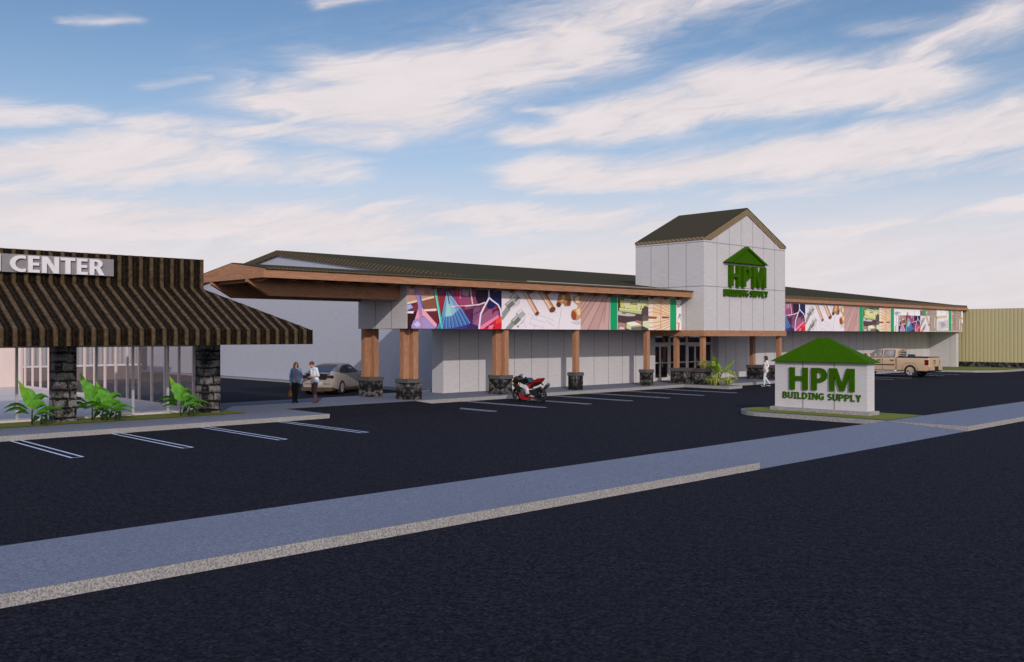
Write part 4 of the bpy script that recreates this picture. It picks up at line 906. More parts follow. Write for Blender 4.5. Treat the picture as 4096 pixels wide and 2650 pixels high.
# ------------------------------------------------------------------ printed boards
def clip(poly, u0, u1, v0, v1):
    for ax, lim, sg_ in ((0,u0,1),(0,u1,-1),(1,v0,1),(1,v1,-1)):
        out = []
        for i in range(len(poly)):
            a, b = poly[i], poly[(i+1) % len(poly)]
            da, db = (a[ax]-lim)*sg_, (b[ax]-lim)*sg_
            if da >= 0: out.append(a)
            if (da < 0) != (db < 0):
                t = da/(da-db); out.append((a[0]+(b[0]-a[0])*t, a[1]+(b[1]-a[1])*t))
        poly = out
        if len(poly) < 3: return []
    return poly
def board(key, x0, w, label, z0=3.18, h=1.775, s=1., y=31.6, wcut=None, hcut=None, group='picture boards along the store front', uoff=0., blank=None):
    """a thin printed board; its picture is built from flat coloured shapes a hair apart"""
    wc = wcut or w; hc = hcut or h
    mb = MB(); mb.box(x0, x0+wc, y-.016, y-.001, z0, z0+hc, 1)
    k = 0
    for c, q in ART[key]:
        pts = [((q[i]-uoff)*s, q[i+1]*s) for i in range(0, len(q), 2)]
        pts = clip(pts, 0, wc, 0, hc)
        if len(pts) < 3: continue
        col = tuple(min(.88, x*1.12 + .002) for x in srgb(c)); yy = y - .017 - k*.0007; k += 1
        tri = tessellate_polygon([[Vector((p[0],p[1],0)) for p in pts]])
        vs = [(x0+p[0], yy, z0+p[1]) for p in pts]; fs = []
        for tt in tri:
            a, b, d = [vs[i] for i in tt]
            fs.append(list(tt) if (b[0]-a[0])*(d[2]-a[2]) - (b[2]-a[2])*(d[0]-a[0]) > 0 else list(tt)[::-1])
        mb.add(vs, fs, 0, col)
    o = mb.build('picture_board', [M['print'], M['boardedge']])
    return tag(o, label, 'picture board', group)
LW = 5.44
board('tools', 23.9, 5.425, 'printed board of rakes and shovels at the porch end of the long row')
board('pipes', 29.327, 5.437, 'printed board of copper pipes and steel fittings left of the entrance tower')
board('deck', 34.766, 2.25, 'printed board of reddish deck planks left of the entrance tower', h=1.78)
board('green', 37.021, .62, 'plain green strip between deck planks and sofa, left of the tower', uoff=0, h=1.775)
board('sofa', 37.645, 2.555, 'printed board of a green cushioned sofa left of the entrance tower', h=1.77)
board('lumber', 40.205, 1.93, 'printed board of stacked lumber left of the entrance tower', h=1.74)
board('green', 42.14, .63, 'plain green strip beside stacked lumber, nearest the tower on its left', h=1.73)
board('pliers', 42.775, .455, 'narrow white board with orange handled pliers, touching the tower side', h=1.72)
D = 27.653
board('tools', 51.88, 5.09, 'partly hidden board of garden tools just right of the entrance tower', uoff=.335)
board('pipes', 29.327+D, 5.437, 'printed board of copper pipes and steel fittings right of the entrance tower')
board('deck', 34.766+D, 2.25, 'printed board of reddish deck planks right of the entrance tower', h=1.78)
board('green', 37.021+D, .62, 'green strip between deck planks and sofa, right of the tower')
board('sofa', 37.645+D, 2.555, 'printed board of a green cushioned sofa right of the entrance tower', h=1.77, uoff=0)
board('lumber', 67.86, 1.92, 'printed board of stacked lumber right of the entrance tower', h=1.74)
board('green', 69.78, .61, 'green strip between stacked lumber and the hammer board', h=1.73)
board('hammer', 70.396, 5.19, 'white board with a hammer, partly covered by a smaller tool board', h=1.74)
board('green', 75.59, .525, 'short green strip above the small copper pipe board', h=1.73, z0=3.18)
board('kitchen', 76.116, 7.68, 'printed board of brown kitchen cabinets and a sink at the far end', z0=3.255, h=1.72, wcut=7.66)
board('tools', 71.10, 3.92, 'small board of rakes and shovels fixed over the hammer board', s=.72, h=1.27, y=31.56)
board('pipes', 75.02, 1.776, 'small board of copper pipes cut short beside the kitchen cabinets', s=.72, h=1.27, y=31.56)

# ------------------------------------------------------------------ neighbours
yb = thing('yellow_warehouse', 'yellow ribbed metal building on a dark rock base at the right edge', 'building', (92,24,0))
yw = MBN(); y = 14.0; pr = None
while y < 34.75:
    for p, d in ((0,0),(.10,0),(.13,.016),(.22,.016),(.25,0)):
        q = (84.5-d, y+p)
        if pr: yw.quad((pr[0],pr[1],.6),(q[0],q[1],.6),(q[0],q[1],5.15),(pr[0],pr[1],5.15))
        pr = q
    y += .3
yw.box(84.52,99,14,34.8,.6,5.14); yw.build('wall', M['yellow'], yb)
MB().box(84.42,99.05,13.95,34.82,0,.6).build('stone_base', M['stone'], yb)
MB().box(84.55,98.95,14.05,34.7,5.141,5.16).build('roof', M['roof'], yb)
gb = thing('grey_warehouse', 'grey ribbed metal building with white band seen through the shop glass', 'building', (12,66,0))
MB().box(-30,24.0,60,78,1.06,4.6).build('wall', M['greysiding'], gb)
MB().box(-30.02,24.02,59.97,78.02,.96,1.06).build('wall_band', M['white'], gb)
MB().box(-30,24.0,60.0,78,0,.96).build('wall_base', M['brownbase'], gb)
MB().box(-30.1,24.1,59.9,78.1,4.6,4.7).build('roof', M['roof'], gb)
# ------------------------------------------------------------------ plants
def leafmat(name, c1, c2, tr=.35, spec=.22):
    m, t, b = newmat(name, .55, spec)
    tc = t.n('ShaderNodeTexCoord')
    nz = t.n('ShaderNodeTexNoise', {'Vector':tc.outputs['Object'], 'Scale':7., 'Detail':6.})
    c = t.mix(t.ramp(nz.outputs[0], .3, .7), c1, c2)
    t.t.links.new(c, b.inputs['Base Color'])
    tl = t.n('ShaderNodeBsdfTranslucent'); t.t.links.new(t.mix(.5, c, (.25,.5,.03)), tl.inputs[0])
    mx = t.n('ShaderNodeMixShader', {0:tr}); t.t.links.new(b.outputs[0], mx.inputs[1]); t.t.links.new(tl.outputs[0], mx.inputs[2])
    o = [n for n in t.t.nodes if n.type == 'OUTPUT_MATERIAL'][0]; t.t.links.new(mx.outputs[0], o.inputs[0])
    return m
M['leaf_bright'] = leafmat('young_banana_leaf', (.20,.50,.02), (.32,.62,.05), .5)
M['leaf_mid'] = leafmat('banana_leaf', (.09,.33,.025), (.19,.48,.07))
M['leaf_dark'] = leafmat('old_banana_leaf', (.05,.17,.015), (.10,.27,.035))
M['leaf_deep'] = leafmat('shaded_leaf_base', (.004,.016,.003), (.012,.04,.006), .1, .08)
M['stem'] = plain('dark_plant_stem', (.02,.035,.012), .7)
M['frond'] = leafmat('fern_frond', (.15,.27,.018), (.36,.50,.07))
M['frond_dry'] = leafmat('drooping_fern_frond', (.10,.13,.02), (.26,.31,.07), .2)
M['fernstem'] = plain('dark_fern_trunk', (.012,.012,.008), .8)
M['flax'] = leafmat('striped_flax_blade', (.18,.25,.03), (.68,.68,.22), .25)
RT = Vector((sin(radians(46.4753)), -cos(radians(46.4753)), 0)); UPV = Vector((0,0,1)); BK = Vector((cos(radians(46.4753)), sin(radians(46.4753)), 0))
def bez(p, n):
    a, b, c, d = p; return [a*(1-t)**3 + b*3*t*(1-t)**2 + c*3*t*t*(1-t) + d*t**3 for t in [i/n for i in range(n+1)]]
def leaf(base, mid, tip, width, side, fold=.25, wav=.02, n=14, droop=.0):
    """broad blade along a curve with a midrib fold and a wavy edge"""
    base, mid, tip = Vector(base), Vector(mid), Vector(tip)
    pts = bez((base, base.lerp(mid,.7), mid, tip), n); mb = MB(); rows = []
    for i, p in enumerate(pts):
        t = i/n
        tg = (pts[min(n,i+1)] - pts[max(0,i-1)]).normalized()
        sd = (side - tg*side.dot(tg)).normalized(); up = sd.cross(tg)
        s = max(0.,(t-.16)/.84)
        w = width*(.03 if t < .16 else (sin(pi*min(1,s**.62))**.75)*.5 + .012)
        wv = wav*sin(i*2.4)*(1 if t > .2 else 0)
        rows.append([p - sd*w + up*(w*fold+wv) , p - sd*w*.5 + up*(w*fold*.4+wv*.3), p, p + sd*w*.5 + up*(w*fold*.4-wv*.3), p + sd*w + up*(w*fold-wv)])
    o = len(mb.v); mb.v += [tuple(q) for r in rows for q in r]
    for i in range(n):
        for j in range(4): mb.f.append([i*5+j, i*5+j+1, (i+1)*5+j+1, (i+1)*5+j]); mb.m.append(0); mb.c.append(None)
    return mb
LEAVES = [ # (x right, z up) of base, mid, tip; width; material; face-on?
 ((-.02,.40),(-.20,1.02),(-.36,1.36),.20,'leaf_bright',1),((.01,.45),(-.02,.98),(-.30,1.12),.34,'leaf_mid',1),((0,.42),(-.03,.80),(-.32,.90),.32,'leaf_mid',1),
 ((-.02,.36),(-.38,.78),(-.90,.50),.17,'leaf_dark',0),((-.02,.34),(-.40,.62),(-.76,.38),.15,'leaf_dark',0),((-.02,.30),(-.32,.47),(-.62,.29),.13,'leaf_dark',0),
 ((.03,.40),(.20,.98),(.48,.80),.24,'leaf_mid',0),((.03,.38),(.20,.76),(.46,.60),.26,'leaf_mid',1),((.04,.36),(.34,.70),(.60,.46),.20,'leaf_mid',0),
 ((.06,.32),(.55,.58),(.97,.38),.16,'leaf_mid',0),((.06,.28),(.45,.46),(.85,.27),.15,'leaf_mid',0),((.05,.25),(.28,.44),(.56,.18),.17,'leaf_mid',0),
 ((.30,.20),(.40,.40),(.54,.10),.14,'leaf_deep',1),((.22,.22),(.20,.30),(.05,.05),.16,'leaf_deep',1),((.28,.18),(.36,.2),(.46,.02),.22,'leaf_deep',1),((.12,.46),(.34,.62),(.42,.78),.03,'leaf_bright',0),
 ((0,.44),(.05,.62),(.10,.78),.15,'leaf_bright',1)]
def banana(px, py, label, sc=1., seed=0, yaw=0):
    rnd = random.Random(seed)
    root = thing('banana_plant', label, 'plant', (px,py,.168), 0, 'banana plants in front of the glass shop')
    q = Matrix.Rotation(yaw, 3, 'Z'); R_ = q @ RT; B_ = q @ BK
    P = lambda x, z, d: (R_*x + B_*d + UPV*z)*sc
    MB().tube([P(0,-.01,0),P(0,.2,0),P(.005,.42,0),P(.01,.6,0)], [.028*sc,.024*sc,.018*sc,.008*sc], 8).build('stem', M['stem'], root, smooth=True, world=False)
    MB().tube([P(.24,-.01,.08),P(.26,.15,.07),P(.28,.28,.06)], [.04*sc,.03*sc,.012*sc], 8).build('stem', M['stem'], root, smooth=True, world=False)
    for i, (b, m, t, w, mt, fo) in enumerate(LEAVES):
        d = rnd.uniform(-.16,.16)*(1.4 if not fo else .5) - (.05 if fo else 0)
        sd = (R_*.9 + B_*.35) if (fo and abs(t[0]-b[0]) < .4) else (UPV*.75 + B_*(-.65) if fo else B_*(-.8) + UPV*.6)
        w *= 1.0 if fo else 1.35
        lf = leaf(P(b[0],b[1],0), P(m[0],m[1],d*.6), P(t[0],t[1],d), w*sc, Vector(sd), fold=rnd.uniform(.15,.5), wav=.012*sc)
        lf.build('leaf', M[mt], root, smooth=True, world=False)
banana(8.94, 30.66, 'banana plant left of the first rock pillar, by the left edge', 1.0, 1)
banana(10.8, 30.9, 'taller banana plant of the pair, tucked behind the first rock pillar', 1.12, 2)
banana(11.15, 30.58, 'shorter banana plant of the pair between the two rock pillars', .93, 3)
banana(13.6, 30.62, 'banana plant in front of the second rock pillar', 1.0, 4)

# tree fern with flax at its foot
fern = thing('tree_fern', 'small tree fern with arching green fronds on the planted nib', 'plant', (43.55,29.35,W))
FS = 1.1
P = lambda x, z, d=0.: (RT*x + BK*d + UPV*z)*FS
MB().tube([P(0,0),P(-.02,.25),P(.0,.46),P(.05,.56)], [.045,.05,.05,.03], 9).tube([P(0,.1),P(.05,.32),P(.16,.6),P(.3,.68)], [.035,.035,.03,.015], 8).tube([P(-.02,.2),P(-.1,.5)], [.03,.02], 7).build('trunk', M['fernstem'], fern, smooth=True, world=False)
def frond(ctrl, length, m, droop, seed, w=.34):
    rnd = random.Random(seed); n = 34; pts = bez([P(*c) for c in ctrl], n); mb = MB()
    mb.tube(pts, [.012*(1-i/n*.8) for i in range(n+1)], 5)
    for i in range(3, n):
        tg = (pts[min(n,i+1)]-pts[i-1]).normalized(); t = i/n
        l = w*(sin(pi*min(1,(t*.93+.1)))**.7)*rnd.uniform(.85,1.1)
        for s in (-1, 1):
            sd = tg.cross(UPV); sd = sd.normalized() if sd.length > .2 else RT.copy()
            dirv = (sd*s*.9 + tg*.55 + UPV*.1).normalized(); prev = None
            for k in range(5):
                u = k/4; wd = .024*(1-u*.8)
                q = pts[i] + dirv*l*u + UPV*(-droop*l*u*u)
                a, b = q - tg*wd, q + tg*wd
                if prev: mb.quad(prev[0], a, b, prev[1])
                prev = (a, b)
    mb.build('frond', M[m], fern, world=False)
frond([(.02,.52),(-.05,.8),(-.12,1.1),(-.34,1.62,.1)], 1, 'frond', .25, 1)
frond([(0,.5),(-.25,1.0),(-.7,1.6,-.1),(-1.12,.98,-.15)], 1, 'frond_dry', 1.0, 2, .42)
frond([(.08,.56),(.3,.82),(.55,1.05,.1),(.88,1.28,.1)], 1, 'frond', .3, 3)
frond([(.1,.58),(.45,.98),(.85,.75,-.1),(.95,.25,-.15)], 1, 'frond_dry', .9, 4, .4)
frond([(0,.5),(.05,.9,.3),(0,1.2,.5),(-.1,1.2,.8)], 1, 'frond', .5, 5)
frond([(0,.5),(-.1,.9,-.2),(-.25,1.15,-.3),(-.5,1.0,-.55)], 1, 'frond', .6, 6, .36)
frond([(.02,.55),(-.02,.85,-.05),(-.1,1.2),(-.2,1.45,-.1)], 1, 'frond', .3, 7, .3)
def flax(px, py, r, h, n, label, seed):
    rnd = random.Random(seed); mb = MB()
    for i in range(n):
        a = rnd.uniform(0, 2*pi); lean = rnd.uniform(.15,1.)**.8; L_ = rnd.uniform(.75,1.1)
        d = Vector((cos(a),sin(a),0)); sd = Vector((-sin(a),cos(a),0))
        b = d*rnd.uniform(0,.1); pts = [b, b + d*r*.35*lean + UPV*h*.62*L_, b + d*r*.8*lean*L_ + UPV*h*(1.0-.35*lean)*L_, b + d*r*1.15*lean*L_ + UPV*h*max(.05,(1.02-.95*lean))*L_]
        pp = bez(pts, 7); prev = None
        for k, q in enumerate(pp):
            w = .020*(1-(k/7)**2*.9); cur = (q - sd*w, q + sd*w)
            if prev: mb.quad(prev[0], cur[0], cur[1], prev[1])
            prev = cur
    o = mb.build('flax_plant', M['flax'], None, loc=(px,py,W+.005), world=False)
    return tag(o, label, 'plant', 'flax clumps on the planted nib')
flax(43.3,29.42,.62,.74,200,'yellow striped flax clump at the foot of the tree fern, on its left',5)
flax(43.78,28.85,.46,.62,170,'yellow striped flax clump on the right, nearest the nib corner',6)
# ------------------------------------------------------------------ vehicles
M['paint_car'] = plain('champagne_car_paint', (.36,.32,.275), .32, .5, .15, 0., 3., .5)
M['paint_truck'] = plain('tan_truck_paint', (.55,.40,.26), .32, .5, .05, 0., 3., .5)
M['black'] = plain('black_plastic', (.012,.012,.013), .5, .4)
M['gloss'] = plain('gloss_black', (.008,.008,.010), .12, .5, 0, .05, 4., .5)
M['darkbrown'] = plain('brown_sill_plastic', (.075,.045,.025), .5, .4)
M['tyre'] = plain('tyre_rubber', (.022,.021,.019), .85, .2)
M['chrome'] = plain('chrome', (.72,.72,.75), .28, .6, .55, .03)
M['alloy'] = plain('alloy_rim', (.58,.58,.60), .35, .5, .5, .04)
M['tail'] = plain('red_lamp_lens', (.16,.006,.008), .15, .5, 0, .1, 8., .5)
M['cglass'] = plain('tinted_car_glass', (.022,.023,.027), .12, .35, 0, 0.)
M['tglass'] = glass('truck_side_glass', (.55,.55,.58), .30)
M['plate'] = plain('number_plate', (.45,.45,.46), .5)
M['gold'] = plain('gold_emblem', (.55,.36,.06), .3, .5, .6)
def wheel(parent, cx, cy, r, w, side, rimr, spokes, rimm, name='wheel', ax='y', sp_w=.05, disc=False):
    """tyre with a spoked rim; side = +1/-1 is the outer face along the axle"""
    h = w/2
    prof = [(rimr*.98,-h*.8),(rimr*1.03,-h),(r*.93,-h),(r*.985,-h*.8),(r,-h*.45),(r,h*.45),(r*.985,h*.8),(r*.93,h),(rimr*1.03,h),(rimr*.98,h*.8)]
    if ax == 'bike': prof = [(rimr*.98,-h*.5),(rimr*1.02,-h*.6),(r*.90,-h),(r*.97,-h*.65),(r,-h*.2),(r,h*.2),(r*.97,h*.65),(r*.90,h),(rimr*1.02,h*.6),(rimr*.98,h*.5)]
    o = MBN().lathe(prof, 32, 0, 'y', (0,0,0), True).build(name, M['tyre'], parent, smooth=True, sharp=40, world=False)
    o.location = (cx, cy, r)
    m = MBN(); f = side*h*(.55 if ax != 'bike' else .3)
    m.lathe([(rimr,-h*.6),(rimr,h*.6),(rimr*.93,h*.55),(rimr*.93,-h*.55)], 32, 0, 'y', (0,0,0), True)
    m.lathe([(.001,f+side*.02),(rimr*.22,f+side*.02),(rimr*.26,f-side*.03),(.001,f-side*.03)], 16)
    for k in range(spokes):
        a = 2*pi*k/spokes + .3
        for da in ((-.10,.10) if spokes <= 6 else (0,)):
            p0 = Vector((cos(a+da*.4)*rimr*.18, f, sin(a+da*.4)*rimr*.18)); p1 = Vector((cos(a+da*1.5)*rimr*.96, f-side*.008, sin(a+da*1.5)*rimr*.96))
            t_ = (p1-p0).normalized(); n_ = Vector((-t_.z,0,t_.x)); ww = sp_w*rimr/.3
            vs = [p0+n_*ww*.4, p0-n_*ww*.4, p1-n_*ww*.62, p1+n_*ww*.62]
            vb = [v - Vector((0,side*.03,0)) for v in vs]
            m.add(vs+vb, [[0,1,2,3],[7,6,5,4],[0,4,5,1],[1,5,6,2],[2,6,7,3],[3,7,4,0]])
    m.build('rim', rimm, o, smooth=True, sharp=35, world=False)
    if disc or ax != 'bike':
        d = MBN().lathe([(.001,-side*h*.1),(rimr*.9,-side*h*.1),(rimr*.9,-side*h*.35),(.001,-side*h*.35)], 24).build('brake_disc', M['black'] if ax != 'bike' else M['alloy'], o, world=False)
    return o
def loft(secs, closed_ends=True):
    """secs: list of (x, [(y,z)...] half profile from bottom centre to top centre); mirrored in y"""
    mb = MBN(); k = len(secs[0][1]); full = 2*k - 2
    for x, hp in secs:
        ring = [(x,y,z) for y, z in hp] + [(x,-y,z) for y, z in hp[-2:0:-1]]
        mb.v += ring
    for i in range(len(secs)-1):
        for j in range(full): mb.f.append([i*full+j, i*full+(j+1) % full, (i+1)*full+(j+1) % full, (i+1)*full+j]); mb.m.append(0); mb.c.append(None)
    if closed_ends:
        mb.f.append(list(range(full))); mb.m.append(0); mb.c.append(None)
        mb.f.append([(len(secs)-1)*full+j for j in range(full)]); mb.m.append(0); mb.c.append(None)
    return mb
def interp(tab, x):
    for (a, va), (b, vb) in zip(tab, tab[1:]):
        if x <= b: return va + (vb-va)*max(0,(x-a))/(b-a)
    return tab[-1][1]
def dens(poly, step=.08):
    out = []
    for i in range(len(poly)):
        a, b = Vector(poly[i]), Vector(poly[(i+1) % len(poly)]); n = max(1, int((b-a).length/step))
        out += [tuple(a.lerp(b, k/n)) for k in range(n)]
    return out
def side_patch(mb, poly, yf, side, off=.004, m=0, thick=.0):
    pts = dens(poly); vs = [(x, side*(yf(x,z)+off), z) for x, z in pts]
    tri = tessellate_polygon([[Vector((p[0],p[1],0)) for p in pts]])
    mb.add(vs, [list(t) for t in tri], m)
def rrect(x0, x1, z0, z1, r, n=4):
    c = []
    for cx, cz, a in ((x1-r,z1-r,0),(x0+r,z1-r,90),(x0+r,z0+r,180),(x1-r,z0+r,270)):
        c += [(cx+r*cos(radians(a+90*i/n)), cz+r*sin(radians(a+90*i/n))) for i in range(n+1)]
    return c
def wells(body, xs, r, half, inner):
    for x in xs:
        for s in (-1, 1):
            c = MBN().lathe([(.001,0),(r,0),(r,half-inner+.2),(.001,half-inner+.2)], 28).build('cutter', M['black'], None, world=False)
            c.location = (x, s*inner if s > 0 else -half-.2, r*.86); bpy.context.view_layer.update(); boolean_cut(body, c)

# -- hatchback, seen from behind; local x forward, rear axle at x = 0
car = thing('hatchback_car', 'champagne hatchback parked nose-in behind the two standing people', 'car', (24.15,38.4,.1), radians(33))
WT = [(-.86,.70),(-.78,.80),(-.55,.865),(0,.895),(1.5,.895),(2.6,.895),(3.2,.86),(3.5,.74),(3.66,.5)]
BT = [(-.86,.93),(-.6,1.0),(.2,.985),(1.2,.955),(2.2,.95),(2.6,.93),(3.1,.85),(3.5,.70),(3.66,.55)]
secs = []
for x in (-.86,-.82,-.7,-.5,-.2,.2,.6,1.0,1.5,2.0,2.4,2.8,3.1,3.35,3.55,3.66):
    w = interp(WT,x); zb = .20 if -.7 < x < 3.4 else .27; zt = interp(BT,x)
    secs.append((x, [(0,zb),(w*.82,zb),(w*.97,zb+.06),(w,zb+.22),(w*1.0,.62 if x < 3.3 else .45),(w*.985,zt-.12),(w*.94,zt-.02),(w*.82,zt),(0,zt+.025)]))
body = loft(secs).build('body', M['paint_car'], car, smooth=True, sharp=38, world=False)
wells(body, (0, 2.69), .365, .9, .58)
RTb = [(-.78,1.0),(-.5,1.12),(-.1,1.265),(.4,1.385),(.9,1.43),(1.3,1.425),(1.7,1.36),(2.1,1.19),(2.5,.96)]
bw = lambda x: interp([(-.78,.66),(-.4,.76),(.2,.81),(1.5,.81),(2.1,.80),(2.5,.74)], x)
rw = lambda x: interp([(-.78,.62),(-.4,.64),(.2,.60),(1.0,.58),(1.7,.58),(2.1,.64),(2.5,.72)], x)
def caby(x, z):
    zb = interp(BT,x)-.03; zr = interp(RTb,x)-.03; t = min(1,max(0,(z-zb)/max(.02,zr-zb))); return bw(x) + (rw(x)-bw(x))*t**1.25
secs = []
for x in (-.78,-.65,-.5,-.3,-.1,.15,.4,.65,.9,1.1,1.3,1.5,1.7,1.9,2.1,2.3,2.5):
    zb = interp(BT,x)-.04; zr = interp(RTb,x)
    hp = [(0,zb)] + [(caby(x, zb + (zr-.03-zb)*k/4), zb + (zr-.03-zb)*k/4) for k in range(5)] + [(rw(x)*.86, zr-.004),(rw(x)*.5,zr+.012),(0,zr+.018)]
    secs.append((x, hp))
loft(secs).build('cabin', M['paint_car'], car, smooth=True, sharp=50, world=False)
def roofz(x, y):
    r_ = interp(RTb,x); a = abs(y)/rw(x); return r_ + .018 - (.006*min(a,.5)/.5 if a < .5 else .006 + .016*(a-.5)/.36)
def top_patch(name, x0, x1, frac, m, parent, n=10, off=.006):
    mb = MBN(); k = 8
    for i in range(n+1):
        x = x0 + (x1-x0)*i/n
        mb.v += [(x, rw(x)*frac*(2*j/k-1), roofz(x, rw(x)*frac*(2*j/k-1)) + off) for j in range(k+1)]
    for i in range(n):
        for j in range(k): mb.f.append([i*(k+1)+j,i*(k+1)+j+1,(i+1)*(k+1)+j+1,(i+1)*(k+1)+j]); mb.m.append(0); mb.c.append(None)
    return mb.build(name, m, parent, smooth=True, world=False)
top_patch('rear_window', -.70, .32, .88, M['cglass'], car); top_patch('roof_panel', .36, 1.42, .84, M['gloss'], car); top_patch('windscreen', 1.48, 2.42, .88, M['cglass'], car)
for s in (-1, 1):
    mb = MBN(); side_patch(mb, [(.02,1.04),(.10,1.0),(.78,.985),(.86,1.36),(.62,1.345),(.35,1.27),(.14,1.15)], caby, s, .014); mb.build('side_window', M['cglass'], car, world=False)
    mb = MBN(); side_patch(mb, [(.90,.985),(1.95,.985),(1.92,1.2),(1.62,1.345),(1.3,1.375),(.97,1.37)], caby, s, .014); mb.build('side_window', M['cglass'], car, world=False)
    mb = MBN(); side_patch(mb, [(1.99,.985),(2.32,.985),(1.96,1.18)], caby, s, .014); mb.build('side_window', M['cglass'], car, world=False)
    mb = MBN(); side_patch(mb, [(.785,.985),(.895,.985),(.965,1.37),(.865,1.36)], caby, s, .012); mb.build('window_pillar', M['black'], car, world=False)
    MBN().ball((2.05,s*.99,1.03),(.07,.11,.075),12,8).tube([(2.07,s*.78,.98),(2.06,s*.95,1.0)],.02,6).build('mirror', M['paint_car'], car, smooth=True, world=False)
    wb = lambda x, z: interp(WT,x)
    mb = MBN(); side_patch(mb, [(.42,.2),(2.28,.2),(2.28,.30),(.62,.31),(.5,.36),(.42,.42)], wb, s, .006); mb.build('sill', M['darkbrown'], car, world=False)
    for hx in (.45, 1.35): MBN().tube([(hx,s*.893,.86),(hx+.03,s*.912,.862),(hx+.15,s*.912,.864),(hx+.18,s*.893,.864)], .012, 6).build('door_handle', M['paint_car'], car, smooth=True, world=False)
    for hx in (.93, 1.98): MBN().box(hx-.004,hx+.004,s*.897-.003,s*.897+.003,.33,.90).build('door_seam', M['black'], car, world=False)
    MBN().prism([(s*.40,.80),(s*.79,.78),(s*.82,.86),(s*.78,.92),(s*.42,.91)], 'x', -.875, -.80).build('tail_lamp', M['gloss'], car, world=False)
    for dz in (.81, .865): MBN().box(-.882,-.874,min(s*.46,s*.70),max(s*.46,s*.70),dz,dz+.018).build('lamp_bar', M['tail'], car, world=False)
    MBN().prism([(s*.28,.50),(s*.64,.50),(s*.62,.525),(s*.3,.525)], 'x', -.868, -.85).build('reflector', M['black'], car, world=False)
    MBN().prism([(s*.5,.53),(s*.68,.53),(s*.66,.60),(s*.52,.60)], 'x', 3.55, 3.62).build('headlight', M['alloy'], car, world=False)
    for x in (0, 2.69): wheel(car, x, s*.80, .33, .215, s, .225, 5, M['alloy'])
MBN().prism([(-.44,.71),(.44,.71),(.50,.76),(.52,.97),(-.52,.97),(-.50,.76)], 'x', -.872, -.80).build('tailgate_panel', M['gloss'], car, world=False)
MBN().prism([(-.62,1.0),(.62,1.0),(.60,1.035),(-.60,1.035)], 'x', -.90, -.66).build('spoiler', M['paint_car'], car, world=False)
MBN().prism([(-.28,.46),(.28,.46),(.28,.62),(-.28,.62)], 'x', -.868, -.85).build('plate_recess', M['plate'], car, world=False)
MBN().prism([(-.78,.19),(.78,.19),(.80,.30),(.79,.36),(-.79,.36),(-.80,.30)], 'x', -.90, -.55).prism([(-.34,.14),(.34,.14),(.4,.2),(-.4,.2)], 'x', -.85, -.5).build('bumper_skirt', M['darkbrown'], car, world=False)
MBN().prism([(-.10,.835),(-.035,.835),(-.035,.82),(.035,.82),(.035,.835),(.10,.835),(.085,.865),(.035,.865),(.035,.88),(-.035,.88),(-.035,.865),(-.085,.865)], 'x', -.886, -.87).build('emblem', M['gold'], car, world=False)

# -- pickup; local x forward (world +Y), rear axle at x = 0
trk = thing('pickup_truck', 'tan crew cab pickup truck parked nose-in behind the monument sign', 'truck', (65.2,27.7,0), pi/2)
hw = .97
def tsec(x, zt, w, zb=.42): return (x, [(0,zb),(w*.93,zb),(w*.985,zb+.05),(w,zb+.28),(w*1.0,.95),(w*.985,zt-.10),(w*.955,zt-.02),(w*.90,zt),(0,zt+.01)])
bd = loft([tsec(-1.24,1.335,.90,.46),tsec(-1.21,1.345,.945,.45),tsec(-1.05,1.35,hw),tsec(-.4,1.35,hw),tsec(.4,1.35,hw),tsec(.93,1.35,hw)]).build('cargo_bed', M['paint_truck'], trk, smooth=True, sharp=40, world=False)
fb = loft([tsec(.975,1.325,hw),tsec(2.0,1.32,hw),tsec(2.9,1.31,hw),tsec(3.25,1.31,hw),tsec(3.6,1.28,hw*.99),tsec(4.2,1.22,hw*.97),tsec(4.5,1.12,hw*.93,.5),tsec(4.62,.98,hw*.86,.55)]).build('body', M['paint_truck'], trk, smooth=True, sharp=40, world=False)
wells(bd, (0,), .53, hw, .60); wells(fb, (3.65,), .53, hw, .60)
MBN().box(-1.1,4.5,-.42,.42,.40,.55).box(.9,1.0,-.88,.88,.45,1.3).build('chassis', M['black'], trk, world=False)
TR = [(.96,1.86),(1.1,1.925),(1.5,1.95),(2.1,1.935),(2.5,1.86),(3.0,1.58),(3.32,1.34)]
tb = lambda x: interp([(.96,.90),(1.2,.93),(2.6,.93),(3.32,.88)], x); tr_ = lambda x: interp([(.96,.74),(1.2,.76),(2.2,.75),(2.8,.80),(3.32,.87)], x)
def ty(x, z):
    zr = interp(TR,x)-.04; t = min(1,max(0,(z-1.30)/max(.03,zr-1.30))); return tb(x) + (tr_(x)-tb(x))*t
secs = []
for x in (.96,1.0,1.1,1.3,1.6,1.9,2.1,2.3,2.5,2.75,3.0,3.2,3.32):
    zr = interp(TR,x)
    secs.append((x, [(0,1.29)] + [(ty(x,1.29+(zr-.04-1.29)*k/4), 1.29+(zr-.04-1.29)*k/4) for k in range(5)] + [(tr_(x)*.92,zr-.008),(tr_(x)*.6,zr+.012),(0,zr+.018)]))
loft(secs).build('cab', M['paint_truck'], trk, smooth=True, sharp=40, world=False)
M['tbright'] = plain('glass_painted_reflection', (.26,.25,.26), .08, .7, 0, .4, 1.5)  # glossy opaque pane; pale mottled reflection is put into the base colour
